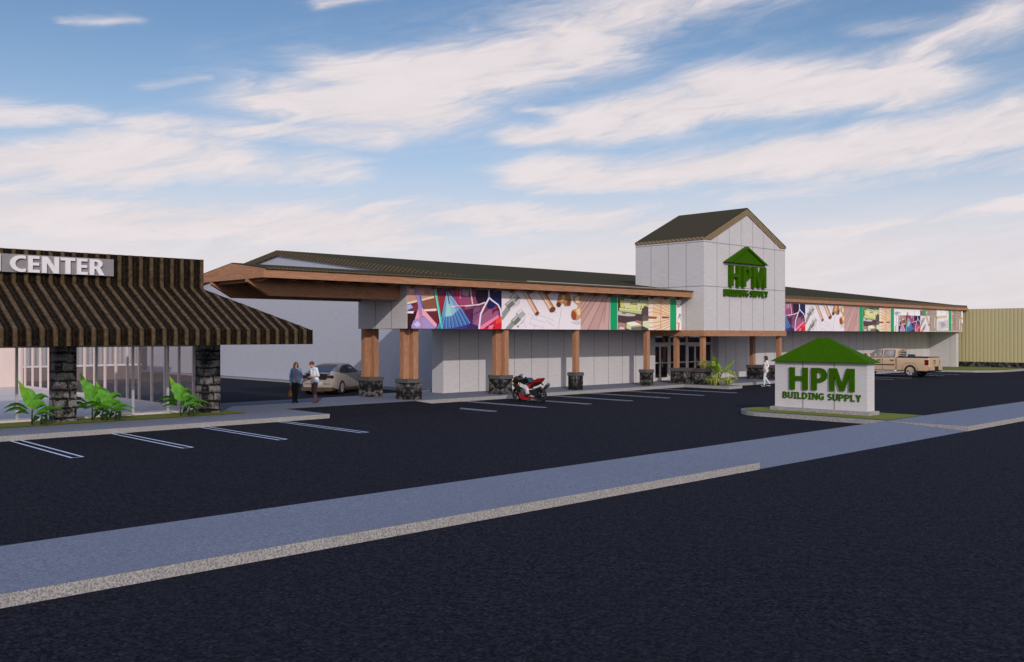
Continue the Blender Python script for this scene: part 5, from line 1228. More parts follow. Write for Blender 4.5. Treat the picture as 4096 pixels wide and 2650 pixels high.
for s in (-1, 1):
    for poly in ([(1.12,1.36),(1.86,1.35),(1.84,1.83),(1.18,1.85),(1.12,1.78)], [(2.04,1.345),(3.05,1.335),(2.93,1.50),(2.6,1.76),(2.38,1.83),(2.04,1.835)]):
        mb = MBN(); side_patch(mb, poly, ty, s, .012, 0); g_ = mb.build('side_window', M['tbright'], trk, world=False)
        cx = sum(p[0] for p in poly)/len(poly); cz = sum(p[1] for p in poly)/len(poly)
        mb = MBN(); side_patch(mb, [(cx+(p[0]-cx)*1.09, cz+(p[1]-cz)*1.09) for p in poly], ty, s, .006); mb.build('window_seal', M['black'], g_, world=False)
    wb = lambda x, z: hw
    mb = MBN(); side_patch(mb, [(1.10,.795),(3.1,.795),(3.1,.865),(1.10,.865)], wb, s, .010); mb.build('side_moulding', M['black'], trk, world=False)
    for hx in (1.28, 2.2): MBN().tube([(hx-.13,s*.955,1.15),(hx-.09,s*.99,1.155),(hx+.09,s*.99,1.16),(hx+.13,s*.955,1.16)], [.02,.03,.03,.02], 8).build('door_handle', M['black'], trk, smooth=True, world=False)
    for hx in (1.03, 1.96, 3.02): MBN().box(hx-.007,hx+.007,s*.965-.012,s*.965+.012,.5,1.31).build('door_seam', M['black'], trk, world=False)
    MBN().tube([(.95,s*.99,.45),(1.02,s*1.03,.40),(1.2,s*1.05,.36),(3.0,s*1.05,.36),(3.15,s*1.0,.40)], .045, 8).build('side_step', M['chrome'], trk, smooth=True, world=False)
    MBN().tube([(-.55,s*.975,.5),(-.50,s*.98,.80),(-.36,s*.985,.96),(-.22,s*.985,1.0),(.22,s*.985,1.0),(.36,s*.985,.96),(.50,s*.98,.80),(.55,s*.975,.5)], .018, 6).build('arch_trim', M['paint_truck'], trk, smooth=True, world=False)
    MBN().box(-1.235,-.99,min(s*.80,s*.975),max(s*.80,s*.975),.85,1.21).build('tail_lamp', M['tail'], trk, world=False)
    MBN().ball((2.85,s*1.12,1.43),(.06,.12,.12),12,8).tube([(2.87,s*.9,1.36),(2.86,s*1.06,1.38)],.025,6).build('mirror', M['paint_truck'], trk, smooth=True, world=False)
    MBN().box(4.52,4.63,min(s*.55,s*.82),max(s*.55,s*.82),.82,1.05).build('headlight', M['alloy'], trk, world=False)
    for x in (0, 3.65): wheel(trk, x, s*.85, .43, .28, s, .285, 6, M['chrome'], sp_w=.06)
    MBN().box(-1.22,.93,min(s*.80,s*.955),max(s*.80,s*.955),1.352,1.40).build('bed_rail', M['black'], trk, world=False)
MBN().box(-1.20,.93,-.79,.79,1.353,1.375).build('bed_cover', M['black'], trk, world=False)
MBN().prism([(-.26,1.376),(.26,1.376),(.20,1.50),(.12,1.56),(-.12,1.56),(-.20,1.50)], 'x', .15, .5).build('bed_hoop', M['gloss'], trk, world=False)
MBN().prism(rrect(-.78,.78,.80,1.335,.05), 'x', -1.262, -1.235).build('tailgate', M['paint_truck'], trk, world=False)
MBN().prism([(-.14,1.06),(-.11,1.06),(-.11,.985),(.11,.985),(.11,1.06),(.14,1.06),(.14,.955),(-.14,.955)], 'x', -1.275, -1.262).prism(rrect(-.12,.12,1.09,1.18,.03), 'x', -1.28, -1.262).build('tailgate_handle', M['black'], trk, world=False)
MBN().prism([(-.11,.905),(-.04,.905),(-.04,.89),(.04,.89),(.04,.905),(.11,.905),(.09,.935),(.04,.935),(.04,.95),(-.04,.95),(-.04,.935),(-.09,.935)], 'x', -1.275, -1.262).build('emblem', M['gold'], trk, world=False)
MBN().box(-1.42,-1.24,-.95,-.35,.50,.74).box(-1.42,-1.24,.35,.95,.50,.74).build('bumper', M['paint_truck'], trk, world=False)
MBN().box(-1.40,-1.24,-.349,.349,.52,.745).box(-1.6,-1.3,-.06,.06,.42,.50).box(-1.45,-1.0,-.7,.7,.40,.47).build('tow_bar', M['black'], trk, world=False)
rwp = MBN(); rwp.prism(rrect(-.60,.60,1.40,1.80,.07), 'x', .935, .962); rwp = rwp.build('rear_window', M['cglass'], trk, world=False)
for z in (1.48, 1.60, 1.72): MBN().tube([(.93,-.58,z),(.90,-.5,z),(.90,.5,z),(.93,.58,z)], .022, 6).build('window_louvre', M['chrome'], rwp, smooth=True, world=False)
MBN().box(.93,.985,-.16,.16,1.84,1.885).build('brake_lamp', M['tail'], trk, world=False)

# -- sports motorcycle; side outlines in local x (forward), z, extruded across y
bike = thing('sports_motorcycle', 'red, black and white sports motorcycle parked nose to the pavement', 'motorcycle', (28.34,28.05,0), pi/2)
M['red'] = plain('red_fairing_paint', (.30,.004,.006), .2, .5, 0, .06, 4., .7)
M['whitef'] = plain('white_frame_paint', (.62,.58,.57), .35)
M['steel'] = plain('worn_steel', (.28,.28,.29), .3, .5, .9, .2, 12.)
M['fork'] = plain('gold_fork', (.40,.20,.02), .3, .5, .7)
M['screen'] = glass('smoked_screen', (.35,.35,.37), .25)
def bp(px, py):
    """outline points measured on the flank of the machine"""
    x = (1400-px)/590; zc_ = 1095 - (1400-px)*55/845
    return (x*1.0, .315 + (zc_-py)/760)
def plate_(name, pts, half, m, bev=.6, parent=None, inset=.35):
    """side outline with a rounded cross section: full outline at the middle, shrunk towards the flanks"""
    q = [bp(*p) for p in pts]; cx = sum(p[0] for p in q)/len(q); cz = sum(p[1] for p in q)/len(q)
    mb = MBN(); n = len(q); lay = [(-half, inset),(-half*.8, inset*.45),(-half*.4, .08),(0,0),(half*.4,.08),(half*.8,inset*.45),(half,inset)]
    for y, s in lay: mb.v += [(p[0]+(cx-p[0])*s*bev, y, p[1]+(cz-p[1])*s*bev) for p in q]
    for i in range(len(lay)-1):
        for j in range(n): mb.f.append([i*n+j, i*n+(j+1) % n, (i+1)*n+(j+1) % n, (i+1)*n+j]); mb.m.append(0); mb.c.append(None)
    tri = tessellate_polygon([[Vector((p[0],p[1],0)) for p in q]])
    for t_ in tri:
        mb.f.append([i for i in t_]); mb.m.append(0); mb.c.append(None); mb.f.append([(len(lay)-1)*n+i for i in t_][::-1]); mb.m.append(0); mb.c.append(None)
    return mb.build(name, m, parent or bike, smooth=True, sharp=35, world=False)
wheel(bike, 0, 0, .315, .19, 1, .215, 5, M['black'], ax='bike', sp_w=.035)
wheel(bike, 1.43, 0, .305, .13, 1, .215, 5, M['black'], ax='bike', sp_w=.03, disc=True)
plate_('tail_fairing', [(925,745),(975,718),(1040,728),(1120,712),(1180,688),(1230,610),(1272,560),(1335,525),(1522,522),(1490,592),(1430,652),(1320,655),(1200,700),(1120,770),(1020,882),(985,800)], .13, M['red'])
plate_('fuel_tank', [(728,610),(760,555),(840,518),(960,498),(1030,508),(1085,575),(1125,662),(1000,725),(900,740),(735,665)], .17, M['gloss'])
plate_('seat', [(1000,725),(1050,668),(1190,655),(1235,600),(1255,560),(1180,692),(1060,735)], .12, M['black'])
plate_('frame', [(685,735),(715,650),(930,752),(1022,880),(1032,1030),(968,1052),(955,905),(880,850),(740,795)], .155, M['whitef'], .3)
plate_('side_fairing', [(460,690),(530,645),(610,700),(765,850),(750,905),(682,992),(560,835),(470,725)], .20, M['black'], .5)
plate_('nose_fairing', [(462,600),(590,432),(660,450),(715,560),(700,640),(600,690),(520,660)], .17, M['gloss'], .6)
plate_('nose_trim', [(458,600),(520,515),(596,425),(606,440),(530,540),(486,610),(520,640),(480,668),(462,650)], .175, M['red'], .3)
plate_('belly_pan', [(665,975),(712,950),(830,1105),(960,1130),(1155,1232),(770,1226),(728,1190)], .165, M['red'], .4)
plate_('engine', [(770,860),(860,840),(960,905),(1010,1065),(900,1115),(830,1100),(780,1010)], .20, M['steel'], .4)
plate_('swingarm', [(1010,900),(1180,900),(1330,1070),(1420,1085),(1410,1115),(1290,1150),(1110,1070)], .12, M['black'], .3)
plate_('rear_fender', [(1195,905),(1280,848),(1400,798),(1405,832),(1262,912)], .08, M['black'])
plate_('front_fender', [(455,840),(530,790),(575,815),(560,850),(520,830),(470,860)], .07, M['black'])
plate_('plate_bracket', [(1385,690),(1420,675),(1490,745),(1492,775),(1470,760)], .03, M['black'])
plate_('under_seat', [(1120,770),(1200,700),(1320,658),(1420,655),(1400,690),(1280,760),(1180,800)], .10, M['black'])
s_ = MBN(); a = [bp(*p) for p in ((585,445),(668,370),(740,395))]
for i in range(2):
    for j in range(6):
        f = lambda k, jj: (a[k][0] - .10*(1-cos((jj/3-1)*1.2)), (jj/3-1)*(.13-.03*k), a[k][1] - .03*(jj/3-1)**2)
        s_.quad(f(i,j), f(i,j+1), f(i+1,j+1), f(i+1,j))
s_.build('windscreen', M['screen'], bike, smooth=True, world=False)
for s in (-1, 1):
    MBN().tube([(1.43,s*.10,.31),(1.36,s*.10,.50)], .028, 8).build('fork_leg', M['steel'], bike, smooth=True, world=False)
    MBN().tube([(1.36,s*.10,.50),(1.24,s*.10,.86)], .034, 8).build('fork_tube', M['fork'], bike, smooth=True, world=False)
    MBN().tube([(1.22,s*.12,.93),(1.15,s*.30,.95),(1.09,s*.36,.94)], .017, 7).build('handlebar', M['black'], bike, smooth=True, world=False)
    MBN().tube([(1.30,s*.18,.98),(1.28,s*.30,1.02)], .01, 6).ball((1.27,s*.34,1.03),(.03,.07,.04),10,6).build('mirror', M['black'], bike, smooth=True, world=False)
x0, z0 = bp(1480,870); x1, z1 = bp(1600,730)
ex = MBN(); ex.tube([(.45,-.12,.30),(.15,-.15,.36),(x0+.05,-.13,z0)], .03, 8); ex.tube([(x0+.05,-.13,z0-.03),(x0,-.13,z0+.03),(x1,-.13,z1-.02),(x1-.03,-.13,z1+.01)], [.05,.075,.08,.06], 12); ex.build('exhaust', M['steel'], bike, smooth=True, sharp=40, world=False)
MBN().lathe([(.001,.115),(.09,.115),(.10,.10),(.10,.095),(.001,.095)], 20, 0, 'y', (.80,.10,.42)).build('engine_cover', M['steel'], bike, smooth=True, sharp=40, world=False)
MBN().tube([(.62,.14,.28),(.55,.2,.12),(.53,.26,.012)], .012, 6).build('kickstand', M['black'], bike, world=False)
# ------------------------------------------------------------------ people (x forward, y left, z up, feet at z = 0)
def tone(n, c, r=.6, var=.08, sc=14.): return plain(n, c, r, .25, 0, var, sc)
M['skin'] = tone('skin', (.52,.30,.22), .5, .06)
M['denim'] = grain('blue_denim', (.085,.17,.31), (.19,.30,.45), 60., .85, bump=.2, big=(6.,.4,(.24,.36,.5)))
M['blouse'] = tone('dusty_pink_cloth', (.30,.17,.15))
M['blackcloth'] = tone('black_cloth', (.008,.008,.009), .8)
M['boot'] = tone('black_leather', (.010,.010,.011), .35)
M['hairbrown'] = grain('long_brown_hair', (.055,.028,.014), (.17,.085,.035), 18., .5, stretch=(3,3,.5))
M['hairred'] = grain('short_reddish_hair', (.085,.03,.018), (.17,.065,.035), 30., .5)
M['hairdark'] = grain('curly_dark_hair', (.030,.014,.009), (.10,.048,.028), 34., .6, bump=.8)
M['polo'] = tone('pale_blue_polo', (.62,.70,.76))
M['maroon'] = tone('maroon_trousers', (.085,.042,.048), .8, .12)
M['jeanslight'] = tone('pale_jeans', (.52,.57,.64), .85)
M['jacket'] = tone('brown_jacket', (.12,.085,.075), .8)
M['shoewhite'] = tone('white_sole', (.68,.66,.64))
M['lens'] = plain('dark_lens', (.006,.006,.008), .1, .6)
M['eyew'] = plain('eye_white', (.6,.58,.56), .3); M['lip'] = plain('lips', (.32,.10,.085), .5)
M['tanleather'] = grain('tan_leather', (.22,.085,.014), (.38,.17,.03), 12., .45, bump=.3)
def check_cloth():
    m, t, b = newmat('white_checked_shirt', .8, .2)
    tc = t.n('ShaderNodeTexCoord'); x = t.n('ShaderNodeSeparateXYZ', {0:tc.outputs['Object']})
    ln = None
    for ax in (0, 1, 2):
        f = t.m('LESS_THAN', t.m('FRACT', t.m('DIVIDE', x.outputs[ax], .062)), .20); ln = f if ln is None else t.m('MAXIMUM', ln, f)
    t.t.links.new(t.mix(t.m('MULTIPLY', ln, .55), (.76,.72,.72), (.2,.17,.2)), b.inputs['Base Color']); return m
M['check'] = check_cloth()
def hand(mb, wr, d, pal, sgn, s=1., curl=.5):
    """palm and five fingers: wr wrist, d direction of the fingers, pal palm normal"""
    d = Vector(d).normalized(); pal = Vector(pal); pal = (pal - d*pal.dot(d)).normalized(); sd = d.cross(pal)*sgn; wr = Vector(wr)
    mb.cap2(wr, wr + d*.045*s, .022*s, .03*s, 8)
    for k in (-1, 0, 1): mb.cap2(wr + d*.02*s + sd*k*.012*s, wr + d*.085*s + sd*k*.024*s, .016*s, .0145*s, 8)
    for k, L_ in enumerate((.066,.076,.072,.056)):
        b = wr + d*.09*s + sd*(k-1.5)*-.0205*s; q1 = b + (d*cos(curl*.5) + pal*sin(curl*.5))*L_*.5*s; q2 = q1 + (d*cos(curl*1.6) + pal*sin(curl*1.6))*L_*.5*s
        mb.cap2(b, q1, .0098*s, .009*s, 8); mb.cap2(q1, q2, .009*s, .0075*s, 8)
    b = wr + d*.03*s + sd*.026*s; q1 = b + (d*.6 + sd*.75 + pal*.25).normalized()*.04*s; q2 = q1 + (d*.85 + sd*.2 + pal*.4).normalized()*.032*s
    mb.cap2(b, q1, .013*s, .011*s, 8); mb.cap2(q1, q2, .011*s, .009*s, 8)
def person(label, loc, rz, H, J, outfit, female=True):
    """J: joint positions for a 1.70 m figure"""
    root = thing('person', label, 'person', loc, rz); s = H/1.70; V = lambda p: Vector(p)*s
    hip = V(J['hip']); ch = V(J['chest']); nk = V(J['neck']); hd = V(J['head']); fwd = Vector(J.get('face',(1,0,0))).normalized()
    lf = Vector((0,0,1)).cross(fwd).normalized(); upf = fwd.cross(lf).normalized()
    shw = (.150 if female else .178)*s; sdv = Vector(J.get('shdir',(0,1,0))).normalized(); hdv = Vector(J.get('hipdir',(0,1,0))).normalized()
    SL, SR = nk + Vector((0,0,-.055*s)) + sdv*shw, nk + Vector((0,0,-.055*s)) - sdv*shw
    HL, HR = hip + hdv*.088*s, hip - hdv*.088*s
    def torso(mb, g):
        w = (.115 if female else .135)*s
        for k in (-1, 1):
            mb.cap2(hip + hdv*.07*s*k + Vector((0,0,.0)), hip + hdv*.05*s*k + (ch-hip)*.45, .105*s+g, .098*s+g, 12)
            mb.cap2(hip + hdv*.05*s*k + (ch-hip)*.45, ch + sdv*.075*s*k, .095*s+g, .105*s+g, 12)
            mb.cap2(ch + sdv*.075*s*k, nk + Vector((0,0,-.07*s)) + sdv*shw*.72*k, .10*s+g, .062*s+g, 12)
        if female:
            for k in (-1, 1): mb.ball(ch + sdv*.07*s*k + fwd*.0 + sdv.cross(Vector((0,0,1)))*.075*s + Vector((0,0,.02*s)), .062*s+g*.6, 10, 8)
        mb.cap2(nk + Vector((0,0,-.06*s)) - sdv*shw*.6, nk + Vector((0,0,-.06*s)) + sdv*shw*.6, .058*s+g, .058*s+g, 10)
    def arm(mb, S_, E_, W_, g, part=1.):
        mb.ball(S_, .050*s+g, 10, 8)
        mb.cap2(S_, E_, .050*s+g, .040*s+g, 10)
        if part > .5: mb.cap2(E_, E_ + (W_-E_)*min(1,part), .040*s+g, .027*s+g*.9, 10)
    def leg(mb, H_, K_, A_, g, r0=.083, r1=.056, r2=.036, low=1.):
        mb.cap2(H_, K_, r0*s+g, r1*s+g, 12); m_ = K_ + (A_-K_)*.35
        mb.cap2(K_, m_, r1*s+g, (r1-.004)*s+g, 12); mb.cap2(m_, K_ + (A_-K_)*low, (r1-.004)*s+g, r2*s+g, 12)
    def foot(mb, A_, T_, g, sole=0.):
        h_ = A_ + (A_-T_)*.28; h_.z = T_.z
        mb.cap2(A_, (A_+h_)*.5, .036*s+g, .034*s+g, 10); mb.cap2(h_ + Vector((0,0,.012*s)), T_ + Vector((0,0,.0)), .032*s+g, .028*s+g, 10); mb.cap2((A_+T_)*.5, T_, .04*s+g, .032*s+g, 10)
    KL, KR, AL, AR, TL, TR2 = [V(J[k]) for k in ('kneeL','kneeR','ankleL','ankleR','toeL','toeR')]
    EL_, ER_, WL, WR = [V(J[k]) for k in ('elbowL','elbowR','wristL','wristR')]
    b = MB(); torso(b, 0); arm(b, SL, EL_, WL, 0); arm(b, SR, ER_, WR, 0); leg(b, HL, KL, AL, 0); leg(b, HR, KR, AR, 0); foot(b, AL, TL, 0); foot(b, AR, TR2, 0)
    b.cap2(nk - Vector((0,0,.04*s)), hd - upf*.06*s - fwd*.012*s, .054*s, .05*s, 12)
    R3 = Matrix((fwd, lf, upf)).transposed()
    b.ball(hd + upf*.02*s - fwd*.008*s, (.093*s,.076*s,.100*s), 18, 12, rot=R3); b.ball(hd + fwd*.03*s - upf*.045*s, (.055*s,.054*s,.066*s), 14, 10, rot=R3)
    b.ball(hd + fwd*.055*s - upf*.090*s, (.024*s,.026*s,.018*s), 10, 8, rot=R3)
    b.cap2(hd + fwd*.083*s + upf*.01*s, hd + fwd*.105*s - upf*.028*s, .009*s, .014*s, 8)
    for k in (-1, 1): b.ball(hd + lf*.077*s*k - fwd*.012*s - upf*.008*s, (.018*s,.010*s,.030*s), 8, 8, rot=R3)
    for k, W_, dd, pp in ((1,WL,J['handL'],J['palmL']),(-1,WR,J['handR'],J['palmR'])): hand(b, W_, dd, pp, k, s, J.get('curl',.5))
    bo = remesh(b, .0075*s, 'body', M['skin'], root)
    for k in (-1, 1):
        e = MB().ball(hd + fwd*.073*s + lf*.031*s*k + upf*.004*s, (.011*s,.013*s,.008*s), 10, 6, rot=R3).build('eye', M['eyew'], bo, smooth=True, world=False)
        MB().ball(hd + fwd*.083*s + lf*.031*s*k + upf*.004*s, .005*s, 8, 6).build('pupil', M['lens'], e, smooth=True, world=False) if False else None
        MB().cap2(hd + fwd*.082*s + lf*.016*s*k + upf*.024*s, hd + fwd*.074*s + lf*.045*s*k + upf*.025*s, .0045*s, .003*s, 6).build('eyebrow', M[outfit['hair']], bo, smooth=True, world=False)
    MB().ball(hd + fwd*.083*s - upf*.055*s, (.006*s,.022*s,.007*s), 10, 6, rot=R3).build('mouth', M['lip'], bo, smooth=True, world=False)
    # clothing
    o = MB(); leg(o, HL, KL, AL, .012, *outfit.get('leg',(.083,.056,.038)), low=outfit.get('leglow',1.)); leg(o, HR, KR, AR, .012, *outfit.get('leg',(.083,.056,.038)), low=outfit.get('leglow',1.))
    for k in (-1, 1): o.cap2(hip + hdv*.06*s*k - Vector((0,0,.02*s)), hip + hdv*.05*s*k + (ch-hip)*.30, .108*s+.010, .100*s+.010, 12)
    remesh(o, .010, 'trousers', M[outfit['legs']], root)
    o = MB(); g = outfit.get('topg',.012); torso(o, g); arm(o, SL, EL_, WL, g, outfit.get('sleeve',1.)); arm(o, SR, ER_, WR, g, outfit.get('sleeve',1.))
    if outfit.get('hem'):
        for k in (-1, 1): o.cap2(hip + hdv*.075*s*k - Vector((0,0,outfit['hem']*s)), hip + hdv*.06*s*k + (ch-hip)*.3, .108*s+g+.010, .10*s+g+.006, 12)
    for k in (-1, 1): o.cap2(nk + Vector((0,0,-.045*s)) + sdv*.035*s*k - fwd*.02*s, nk + Vector((0,0,.0)) + sdv*.048*s*k - fwd*.015*s, .035*s, .018*s, 8)
    remesh(o, .010, outfit['topname'], M[outfit['top']], root)
    for A_, T_ in ((AL,TL),(AR,TR2)):
        o = MB(); foot(o, A_, T_, .010)
        if outfit.get('boot'): K_ = KL if A_ is AL else KR; o.cap2(A_, A_ + (K_-A_)*.75, .044*s, .060*s, 12)
        sh = remesh(o, .009, 'boot' if outfit.get('boot') else 'shoe', M[outfit['shoe']], root)
        if outfit.get('sole'):
            h_ = A_ + (A_-T_)*.28; h_.z = T_.z; o = MB(); o.ball((h_+T_)*.5 - Vector((0,0,.022*s)), ((T_-h_).length*.5+.045*s,.046*s,.018*s), 16, 6, rot=Matrix.Rotation(atan2(T_.y-h_.y, T_.x-h_.x), 3, 'Z')); o.ball(T_ + (T_-A_).normalized()*.01*s, (.04*s,.04*s,.032*s), 10, 8)
            o.build('shoe_sole', M['shoewhite'], sh, smooth=True, world=False)
    h = MB(); st = outfit['style']
    h.ball(hd + upf*.034*s - fwd*.022*s, (.094*s,.086*s,.098*s), 16, 12, rot=R3)
    if st == 'long':
        for a in (-75,-50,-28,0,28,50,75):
            d = (-fwd*cos(radians(a)) + lf*sin(radians(a))); p0 = hd + d*.074*s + upf*.04*s
            p1 = hd + d*.088*s - upf*.09*s; p2 = Vector((0,0,0)) + nk + d*.095*s - Vector((0,0,.03*s)); p3 = nk + d*.10*s + fwd*(.05*s if abs(a) > 60 else 0) - Vector((0,0,(.20 if abs(a) > 40 else .17)*s))
            h.cap2(p0, p1, .034*s, .034*s, 8); h.cap2(p1, p2, .034*s, .032*s, 8); h.cap2(p2, p3, .032*s, .012*s, 8)
        h.cap2(hd + fwd*.07*s + upf*.085*s + lf*.01*s, hd + fwd*.055*s + upf*.035*s - lf*.06*s, .022*s, .018*s, 8); h.cap2(hd + fwd*.07*s + upf*.085*s, hd + fwd*.05*s + upf*.03*s + lf*.065*s, .02*s, .018*s, 8)
    elif st == 'curly':
        rnd = random.Random(3)
        for i in range(90):
            a = radians(rnd.uniform(-105,105)); z = rnd.uniform(-.19,.10); d = (-fwd*cos(a) + lf*sin(a)); r = (.085 + .035*min(1,max(0,(.1-z)/.2)))*s
            h.ball(hd + d*r + upf*z*s - fwd*.01*s, rnd.uniform(.018,.032)*s, 8, 6)
        for k in (-1, 1): h.cap2(hd + fwd*.05*s + upf*.095*s, hd + fwd*.03*s + upf*.02*s + lf*.085*s*k, .024*s, .022*s, 8)
    else:
        rnd = random.Random(4)
        for i in range(40):
            a = radians(rnd.uniform(-180,180)); e_ = rnd.uniform(.25,1.); d = (fwd*cos(a)*sqrt(1-e_*e_) + lf*sin(a)*sqrt(1-e_*e_) + upf*e_)
            h.cap2(hd + upf*.03*s + d*.08*s, hd + upf*.03*s + d*.105*s + fwd*.015*s, .018*s, .008*s, 6)
        for k in (-1, 1): h.cap2(hd + lf*.072*s*k + upf*.03*s, hd + lf*.073*s*k - fwd*.03*s - upf*.03*s, .018*s, .014*s, 6)
        h.cap2(hd - fwd*.075*s + upf*.0, hd - fwd*.06*s - upf*.07*s, .03*s, .02*s, 8)
    remesh(h, .008, 'hair', M[outfit['hair']], root, 1)
    return root, dict(s=s, hd=hd, fwd=fwd, lf=lf, upf=upf, WL=WL, WR=WR, nk=nk, ch=ch, hip=hip, R3=R3, SL=SL, SR=SR)
# woman in denim, facing the viewer, bag in her right hand
YAW = radians(46.4753)          # view direction in plan
fx, fy = 19.72, 33.52
root, q = person('woman in blue denim jacket and sunglasses holding a tan bag', (fx,fy,W), YAW + pi + radians(12), 1.67,
 dict(hip=(0,0,.93), chest=(.01,0,1.22), neck=(.0,0,1.43), head=(.012,0,1.565), face=(1,.30,-.05), kneeL=(.05,.02,.50), kneeR=(.04,-.10,.50), ankleL=(-.04,.0,.085), ankleR=(.06,-.10,.085), toeL=(.08,.06,.03), toeR=(.20,-.13,.03),
  elbowL=(-.05,.235,1.12), wristL=(.06,.17,.91), elbowR=(-.02,-.225,1.12), wristR=(.02,-.225,.86), handL=(.5,-.25,-.8), palmL=(-.3,-1,0), handR=(.1,0,-1), palmR=(0,1,0), curl=.9),
 dict(legs='blackcloth', top='denim', topname='denim_jacket', shoe='boot', boot=True, hair='hairbrown', style='long', hem=.02, topg=.011))
o = MB(); o.ball(q['ch'] + Vector((.105,0,-.02)), (.03,.042,.17), 12, 10); o.ball(q['hip'] + Vector((.10,0,.10)), (.03,.07,.10), 12, 8); o.ball(q['nk'] + Vector((.055,0,-.06)), (.02,.035,.07), 10, 8); o.build('blouse', M['blouse'], root, smooth=True, world=False)
o = MB()
for k in (-1, 1): o.ball(q['hd'] + q['fwd']*.088 + q['lf']*.033*k + q['upf']*.004, (.010,.030,.022), 12, 8, rot=q['R3']); o.cap2(q['hd'] + q['fwd']*.08 + q['lf']*.06*k + q['upf']*.01, q['hd'] - q['fwd']*.01 + q['lf']*.083*k + q['upf']*.008, .004, .004, 6)
o.build('sunglasses', M['lens'], root, smooth=True, world=False)
bm_ = Matrix.Rotation(YAW + pi + radians(12), 3, 'Z'); hp = Vector((fx,fy,W)) + bm_ @ (q['WR'] + Vector((.01,0,-.10)))
bag = thing('handbag', 'tan leather shoulder bag hanging from the right hand of the woman in denim', 'bag', (hp.x,hp.y,hp.z-.5), YAW + pi)
o = MB(); o.ball((0,0,.10),(.055,.09,.12),12,8); o.ball((0,0,.19),(.04,.06,.08),10,8); remesh(o, .01, 'bag_body', M['tanleather'], bag)
MB().tube([(0,.045,.22),(0,.035,.36),(0,.01,.49),(0,-.01,.49),(0,-.035,.36),(0,-.045,.22)], .009, 6).build('strap', M['tanleather'], bag, smooth=True, world=False)
MB().ball((-.05,.0,.19),(.008,.03,.02),8,6).build('buckle', M['gold'], bag, smooth=True, world=False)
# man in polo, turned to the left of the picture, looking down at his hands
person('man in pale polo shirt and maroon trousers looking down at his hands', (20.28,33.02,W), YAW + radians(90+48), 1.72,
 dict(hip=(-.02,0,.93), chest=(.02,0,1.22), neck=(.05,0,1.425), head=(.125,0,1.535), face=(.86,0,-.55), kneeL=(.07,.09,.49), kneeR=(-.01,-.09,.49), ankleL=(.02,.09,.085), ankleR=(-.16,-.08,.11), toeL=(.17,.11,.03), toeR=(-.04,-.10,.035),
  elbowL=(-.02,.23,1.10), wristL=(.24,.06,1.03), elbowR=(-.02,-.23,1.10), wristR=(.24,-.06,1.01), handL=(.6,-.6,-.05), palmL=(-.3,-.5,.6), handR=(.6,.55,-.05), palmR=(-.3,.5,.6), curl=.8),
 dict(legs='maroon', top='polo', topname='polo_shirt', shoe='maroon', hair='hairred', style='short', hem=.06, topg=.014, sleeve=.3, leg=(.092,.072,.064)), False)
# woman walking to the left behind the planted nib
person('curly haired woman in checked white shirt and pale jeans walking past the monument sign', (46.98,28.5,0), YAW + radians(90+10), 1.74,
 dict(hip=(0,0,.93), chest=(0,0,1.22), neck=(-.01,0,1.43), head=(.012,0,1.565), face=(1,-.35,0), hipdir=(.15,1,0), kneeL=(.10,.07,.50), kneeR=(.02,-.08,.50), ankleL=(.12,.07,.085), ankleR=(-.26,-.07,.13), toeL=(.26,.09,.03), toeR=(-.13,-.08,.035),
  elbowL=(-.06,.22,1.12), wristL=(.10,.24,.94), elbowR=(-.10,-.21,1.13), wristR=(.0,-.23,.88), handL=(.4,0,-1), palmL=(0,-1,0), handR=(.15,0,-1), palmR=(0,1,0), curl=.5),
 dict(legs='jeanslight', top='check', topname='checked_shirt', shoe='boot', sole=True, hair='hairdark', style='curly', hem=.10, topg=.018))
# person seen over the monument sign, beside the pickup
person('person in brown jacket standing by the front of the pickup, seen over the monument sign', (55.4,26.6,0), YAW + radians(90+20), 1.80,
 dict(hip=(0,0,.93), chest=(.01,0,1.22), neck=(.02,0,1.43), head=(.06,0,1.56), face=(.95,-.25,-.25), kneeL=(.03,.09,.50), kneeR=(.0,-.09,.50), ankleL=(0,.09,.085), ankleR=(-.04,-.09,.085), toeL=(.14,.11,.03), toeR=(.10,-.11,.03),
  elbowL=(-.05,.25,1.12), wristL=(.12,.2,.95), elbowR=(-.05,-.25,1.12), wristR=(.12,-.2,.95), handL=(.5,0,-.8), palmL=(0,-1,0), handR=(.5,0,-.8), palmR=(0,1,0)),
 dict(legs='blackcloth', top='jacket', topname='jacket', shoe='boot', hair='hairred', style='short', hem=.06, topg=.02), False)
SUN_E = 2.75; SUN_C = (1.0,.91,.86); SKY_S = .123; EXPO = -0.3
SKY_T = (.86,.93,.99); SKY_UP = (3.4,5.2,9.5); SKY_GLOW = (10.5,9.8,10.4); SKY_LOW = (5.3,6.1,7.6); CLOUD_C = (8.3,7.6,7.7)
